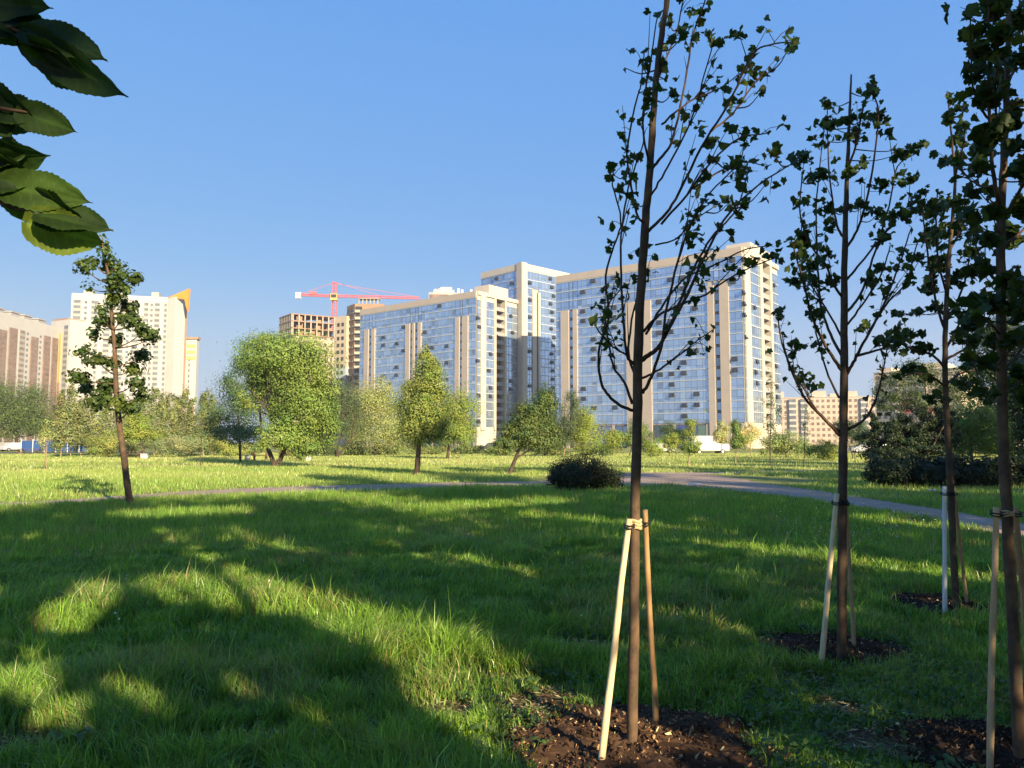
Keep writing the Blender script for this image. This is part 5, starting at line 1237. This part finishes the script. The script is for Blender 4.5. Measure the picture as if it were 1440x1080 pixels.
# ------------------------------------------------------------------ vehicles and small things far off
def vehicle(name, label, px, py, L_, Hh, Wd, paint, rz, van=False, group=None):
    b = ground(px, py); t = thing(name, label, 'van' if van else 'car', b, rz, group)
    if van: prof = [(-.5,.16),(-.5,.80),(-.485,.96),(-.40,1),(.16,1),(.24,.97),(.36,.62),(.485,.52),(.5,.40),(.5,.16)]
    else: prof = [(-.5,.2),(-.5,.52),(-.47,.62),(-.33,.66),(-.21,.97),(-.12,1),(.08,1),(.15,.96),(.27,.64),(.44,.56),(.5,.46),(.5,.2)]
    n = len(prof); vs, fs = [], []
    for yy, k in ((-.5,.93),(-.46,1),(.46,1),(.5,.93)):
        for x, z in prof: vs.append((x*L_*(k if abs(yy) == .5 else 1), yy*Wd*(.86 if z > .7 and not van else 1), (.5 + (z - .5)*k)*Hh if abs(yy) == .5 else z*Hh))
    for j in range(3):
        for i in range(n): fs.append((j*n+i, j*n+(i+1) % n, (j+1)*n+(i+1) % n, (j+1)*n+i))
    fs += [tuple(range(n)), tuple(3*n + i for i in range(n))[::-1]]
    mb = MB(); mb.add(vs, fs); mb.build('body', M[paint], t)
    wins = [((.17,.31),(.60,.90))] if van else [((-.24,-.02),(.66,.93)),((.0,.19),(.66,.93))]
    for sd in (-1, 1):
        for (x0, x1), (z0, z1) in wins:
            y_ = sd * Wd * (.505 if van else .465); mb = MB(); sl = .05 if x1 > .1 else 0; sr = .06 if x0 < -.1 else 0
            vv = [(x0*L_, y_, z0*Hh), (x1*L_, y_, z0*Hh), ((x1 - sl)*L_, y_ - sd*.06, z1*Hh), ((x0 + sr)*L_, y_ - sd*.06, z1*Hh)]
            mb.add(vv + [(x, y - sd*.08, z) for x, y, z in vv], [(0,1,2,3),(7,6,5,4),(0,4,5,1),(1,5,6,2),(2,6,7,3),(3,7,4,0)]); mb.build('window', M['car_glass'], t)
    xa, xb, za, zb = ((.255,.355,.95,.64) if van else (.16,.265,.93,.66)); mb = MB(); ww = Wd*.42
    mb.add([(xa*L_+.03,-ww,za*Hh),(xa*L_+.03,ww,za*Hh),(xb*L_+.03,ww,zb*Hh),(xb*L_+.03,-ww,zb*Hh),(xa*L_-.05,-ww,za*Hh),(xa*L_-.05,ww,za*Hh),(xb*L_-.05,ww,zb*Hh),(xb*L_-.05,-ww,zb*Hh)],
           [(0,3,2,1),(4,5,6,7),(0,1,5,4),(1,2,6,5),(2,3,7,6),(3,0,4,7)]); mb.build('windscreen', M['car_glass'], t)
    R_ = .33
    for x in (-.31, .31):
        for sd in (-1, 1):
            mb = MB(); mb.tube([(x*L_, sd*Wd*.37, R_), (x*L_, sd*Wd*.51, R_)], R_, 18); o = mb.build('wheel', M['tyre'], t)
            mb = MB(); mb.tube([(x*L_, sd*Wd*.50, R_), (x*L_, sd*Wd*.52, R_)], R_*.6, 14); mb.build('rim', M['rim'], o)
    for sd in (-1, 1):
        mb = MB(); mb.box(.47*L_, .503*L_, sd*Wd*.36 - .16, sd*Wd*.36 + .16, .42*Hh, .50*Hh); mb.build('headlight', M['chalk'], t)
vehicle('parked_van', 'white delivery van parked before the podium of the glass block', 996, 638.2, 5.4, 2.5, 2.0, 'car_white', .12, True)
vehicle('parked_car', 'dark car partly hidden by the bright bush, before the nearer glass block', 693, 634.2, 4.4, 1.5, 1.8, 'car_dark', .1, group='cars parked along the street')
vehicle('parked_car', 'silver car at the foot of the pink brick flats, left of the clipped tree', 1216, 636.5, 4.4, 1.5, 1.8, 'car_silver', 3.0, group='cars parked along the street')
vehicle('parked_car', 'white car right behind the silver one by the pink brick flats', 1240, 636.2, 4.5, 1.5, 1.8, 'car_white', .05, group='cars parked along the street')
vehicle('parked_car', 'white car in front of the blue hoarding at the edge of the park', 19, 634.6, 4.3, 1.55, 1.8, 'car_white', 1.1, group='cars parked along the street')
vehicle('parked_car', 'white car showing behind the low bright bush beside the ball headed trees', 928, 637, 4.4, 1.5, 1.8, 'car_white', 3.1, group='cars parked along the street')
t = thing('blue_hoarding', 'long blue metal hoarding under the big spreading tree', 'fence', ground(80, 636.2))
a, b = ground(30, 636), ground(128, 636); b0 = np.array(t.location)
for k in range(6):
    p, q = a + (b - a)*k/6 - b0, a + (b - a)*(k + .93)/6 - b0
    mb = MB(); mb.bar((p[0], p[1], 1.0), (q[0], q[1], 1.0), .06, 1.75)
    for j in range(9): r_ = p + (q - p)*(j + .5)/9; mb.bar((r_[0], r_[1] - .05, .15), (r_[0], r_[1] - .05, 1.86), .05)
    mb.build('panel', M['blue_fence'], t)
    mb = MB(); mb.bar((p[0] - .06, p[1], 0), (p[0] - .06, p[1], 2.1), .10); mb.build('post', M['chalk'], t)
def picnic(label, px, py, w, rz, mat='brown_board'):
    t = thing('picnic_table', label, 'picnic table', ground(px, py), rz, 'wooden tables on the lawn')
    mb = MB()
    for k in range(4): mb.box(-w/2, w/2, -.36 + k*.185, -.36 + k*.185 + .17, .70, .745)
    mb.build('tabletop', M[mat], t)
    for sd in (-1, 1):
        mb = MB(); mb.box(-w/2, w/2, sd*.68 - .14, sd*.68 + .14, .42, .46); mb.build('seat', M[mat], t)
    for x in (-w*.38, w*.38):
        mb = MB(); mb.bar((x,-.72,0), (x,-.22,.70), .09); mb.bar((x,.72,0), (x,.22,.70), .09); mb.bar((x,-.82,.38), (x,.82,.38), .08); mb.build('leg', M[mat], t)
picnic('long dark wooden table beside the trunk of the tallest willow', 407, 648, 1.9, .1)
picnic('brown wooden table seen beside the stem of the bent park tree', 187, 644.5, 2.0, .05)
picnic('reddish brown table left of the trunk of the tallest willow', 366, 648, 1.3, .4, 'brown_board')
picnic('small brown table on the sunlit lawn near the white car', 42, 638.6, 3.0, .0)
def block(label, px, py, w, h):
    o = thing('concrete_block', label, 'block', ground(px, py), .2)
    mb = MB(); mb.box(-w/2, w/2, -w/2, w/2, 0, h*.8); mb.build('base', M['chalk'], o)
    mb = MB(); mb.box(-w*.56, w*.56, -w*.56, w*.56, h*.801, h); mb.build('cap', M['offwhite'], o)
block('white block standing left of the reddish brown table', 348, 648, .42, .5)
block('white block right of the long dark table by the willow', 434, 648, .40, .4)
block('white block right of the brown table by the bent park tree', 203, 645, .55, .5)

# ------------------------------------------------------------------ thin summer haze
mb = MB(); mb.box(-700, 700, -60, 900, -1.0, 130)
hz = mb.build('haze', None); tag(hz, 'thin pale summer haze over the park and the town', 'haze', kind='stuff')
hm = bpy.data.materials.new('haze'); hm.use_nodes = True; hn = hm.node_tree; hn.nodes.remove(hn.nodes['Principled BSDF'])
pv = hn.nodes.new('ShaderNodeVolumePrincipled'); pv.inputs['Color'].default_value = (.93, .95, 1, 1); pv.inputs['Density'].default_value = .0003; pv.inputs['Anisotropy'].default_value = .2
hn.links.new(pv.outputs[0], hn.nodes['Material Output'].inputs['Volume']); hz.data.materials.append(hm)
# ------------------------------------------------------------------ world, sun, camera
w = bpy.data.worlds.new('World'); SC.world = w; w.use_nodes = True
nt = w.node_tree; bg = nt.nodes['Background']; sky = nt.nodes.new('ShaderNodeTexSky'); sky.sky_type = 'NISHITA'; sky.sun_disc = False
sky.sun_elevation = SUN_EL; sky.sun_rotation = SUN_AZ; sky.altitude = 0; sky.air_density = 1.0; sky.dust_density = .6; sky.ozone_density = 2.2
ml_ = nt.nodes.new('ShaderNodeMixRGB'); ml_.blend_type = 'MULTIPLY'; ml_.inputs[0].default_value = 1; ml_.inputs[2].default_value = (.29, .215, .055, 1)
ad_ = nt.nodes.new('ShaderNodeMixRGB'); ad_.blend_type = 'ADD'; ad_.inputs[0].default_value = 1; ad_.inputs[2].default_value = (.20, 1.08, 3.2, 1)
nt.links.new(sky.outputs[0], ml_.inputs[1]); nt.links.new(ml_.outputs[0], ad_.inputs[1]); tc_ = nt.nodes.new('ShaderNodeTexCoord'); sx_ = nt.nodes.new('ShaderNodeSeparateXYZ'); mr_ = nt.nodes.new('ShaderNodeMapRange'); mr_.interpolation_type = 'SMOOTHSTEP'
for k_, v_ in ((1, .02), (2, .24), (3, .6), (4, 0.)): mr_.inputs[k_].default_value = v_
hz_ = nt.nodes.new('ShaderNodeMixRGB'); hz_.inputs[2].default_value = (2.3, 2.62, 3.05, 1)      # pale air low over the town
nt.links.new(tc_.outputs['Generated'], sx_.inputs[0]); nt.links.new(sx_.outputs[2], mr_.inputs[0]); nt.links.new(mr_.outputs[0], hz_.inputs[0])
nt.links.new(ad_.outputs[0], hz_.inputs[1]); nt.links.new(hz_.outputs[0], bg.inputs[0]); bg.inputs[1].default_value = .094
sl = bpy.data.lights.new('sun', 'SUN'); sl.energy = 5.0; sl.angle = math.radians(.5); sl.color = (1, .81, .52)
so = bpy.data.objects.new('sun', sl); C.objects.link(so)
from mathutils import Vector
so.rotation_euler = Vector(SUN.tolist()).to_track_quat('Z', 'Y').to_euler(); so.location = (40, -40, 40)
cam = bpy.data.cameras.new('camera'); co = bpy.data.objects.new('camera', cam); C.objects.link(co)
cam.sensor_fit = 'HORIZONTAL'; cam.sensor_width = 36; cam.lens = 36 * F / 1440; cam.clip_start = .05; cam.clip_end = 6000
co.location = CAM.tolist(); co.rotation_euler = (math.pi / 2 + PITCH, 0, 0)
SC.camera = co
vs = SC.view_settings; vs.view_transform = 'Standard'; vs.look = 'None'; vs.exposure = 1.4; vs.gamma = 1
SC.cycles.volume_bounces = 0; SC.cycles.max_bounces = 8; SC.cycles.diffuse_bounces = 3; SC.cycles.glossy_bounces = 3; SC.cycles.transmission_bounces = 4; SC.cycles.use_denoising = True
SC.cycles.sample_clamp_indirect = 6
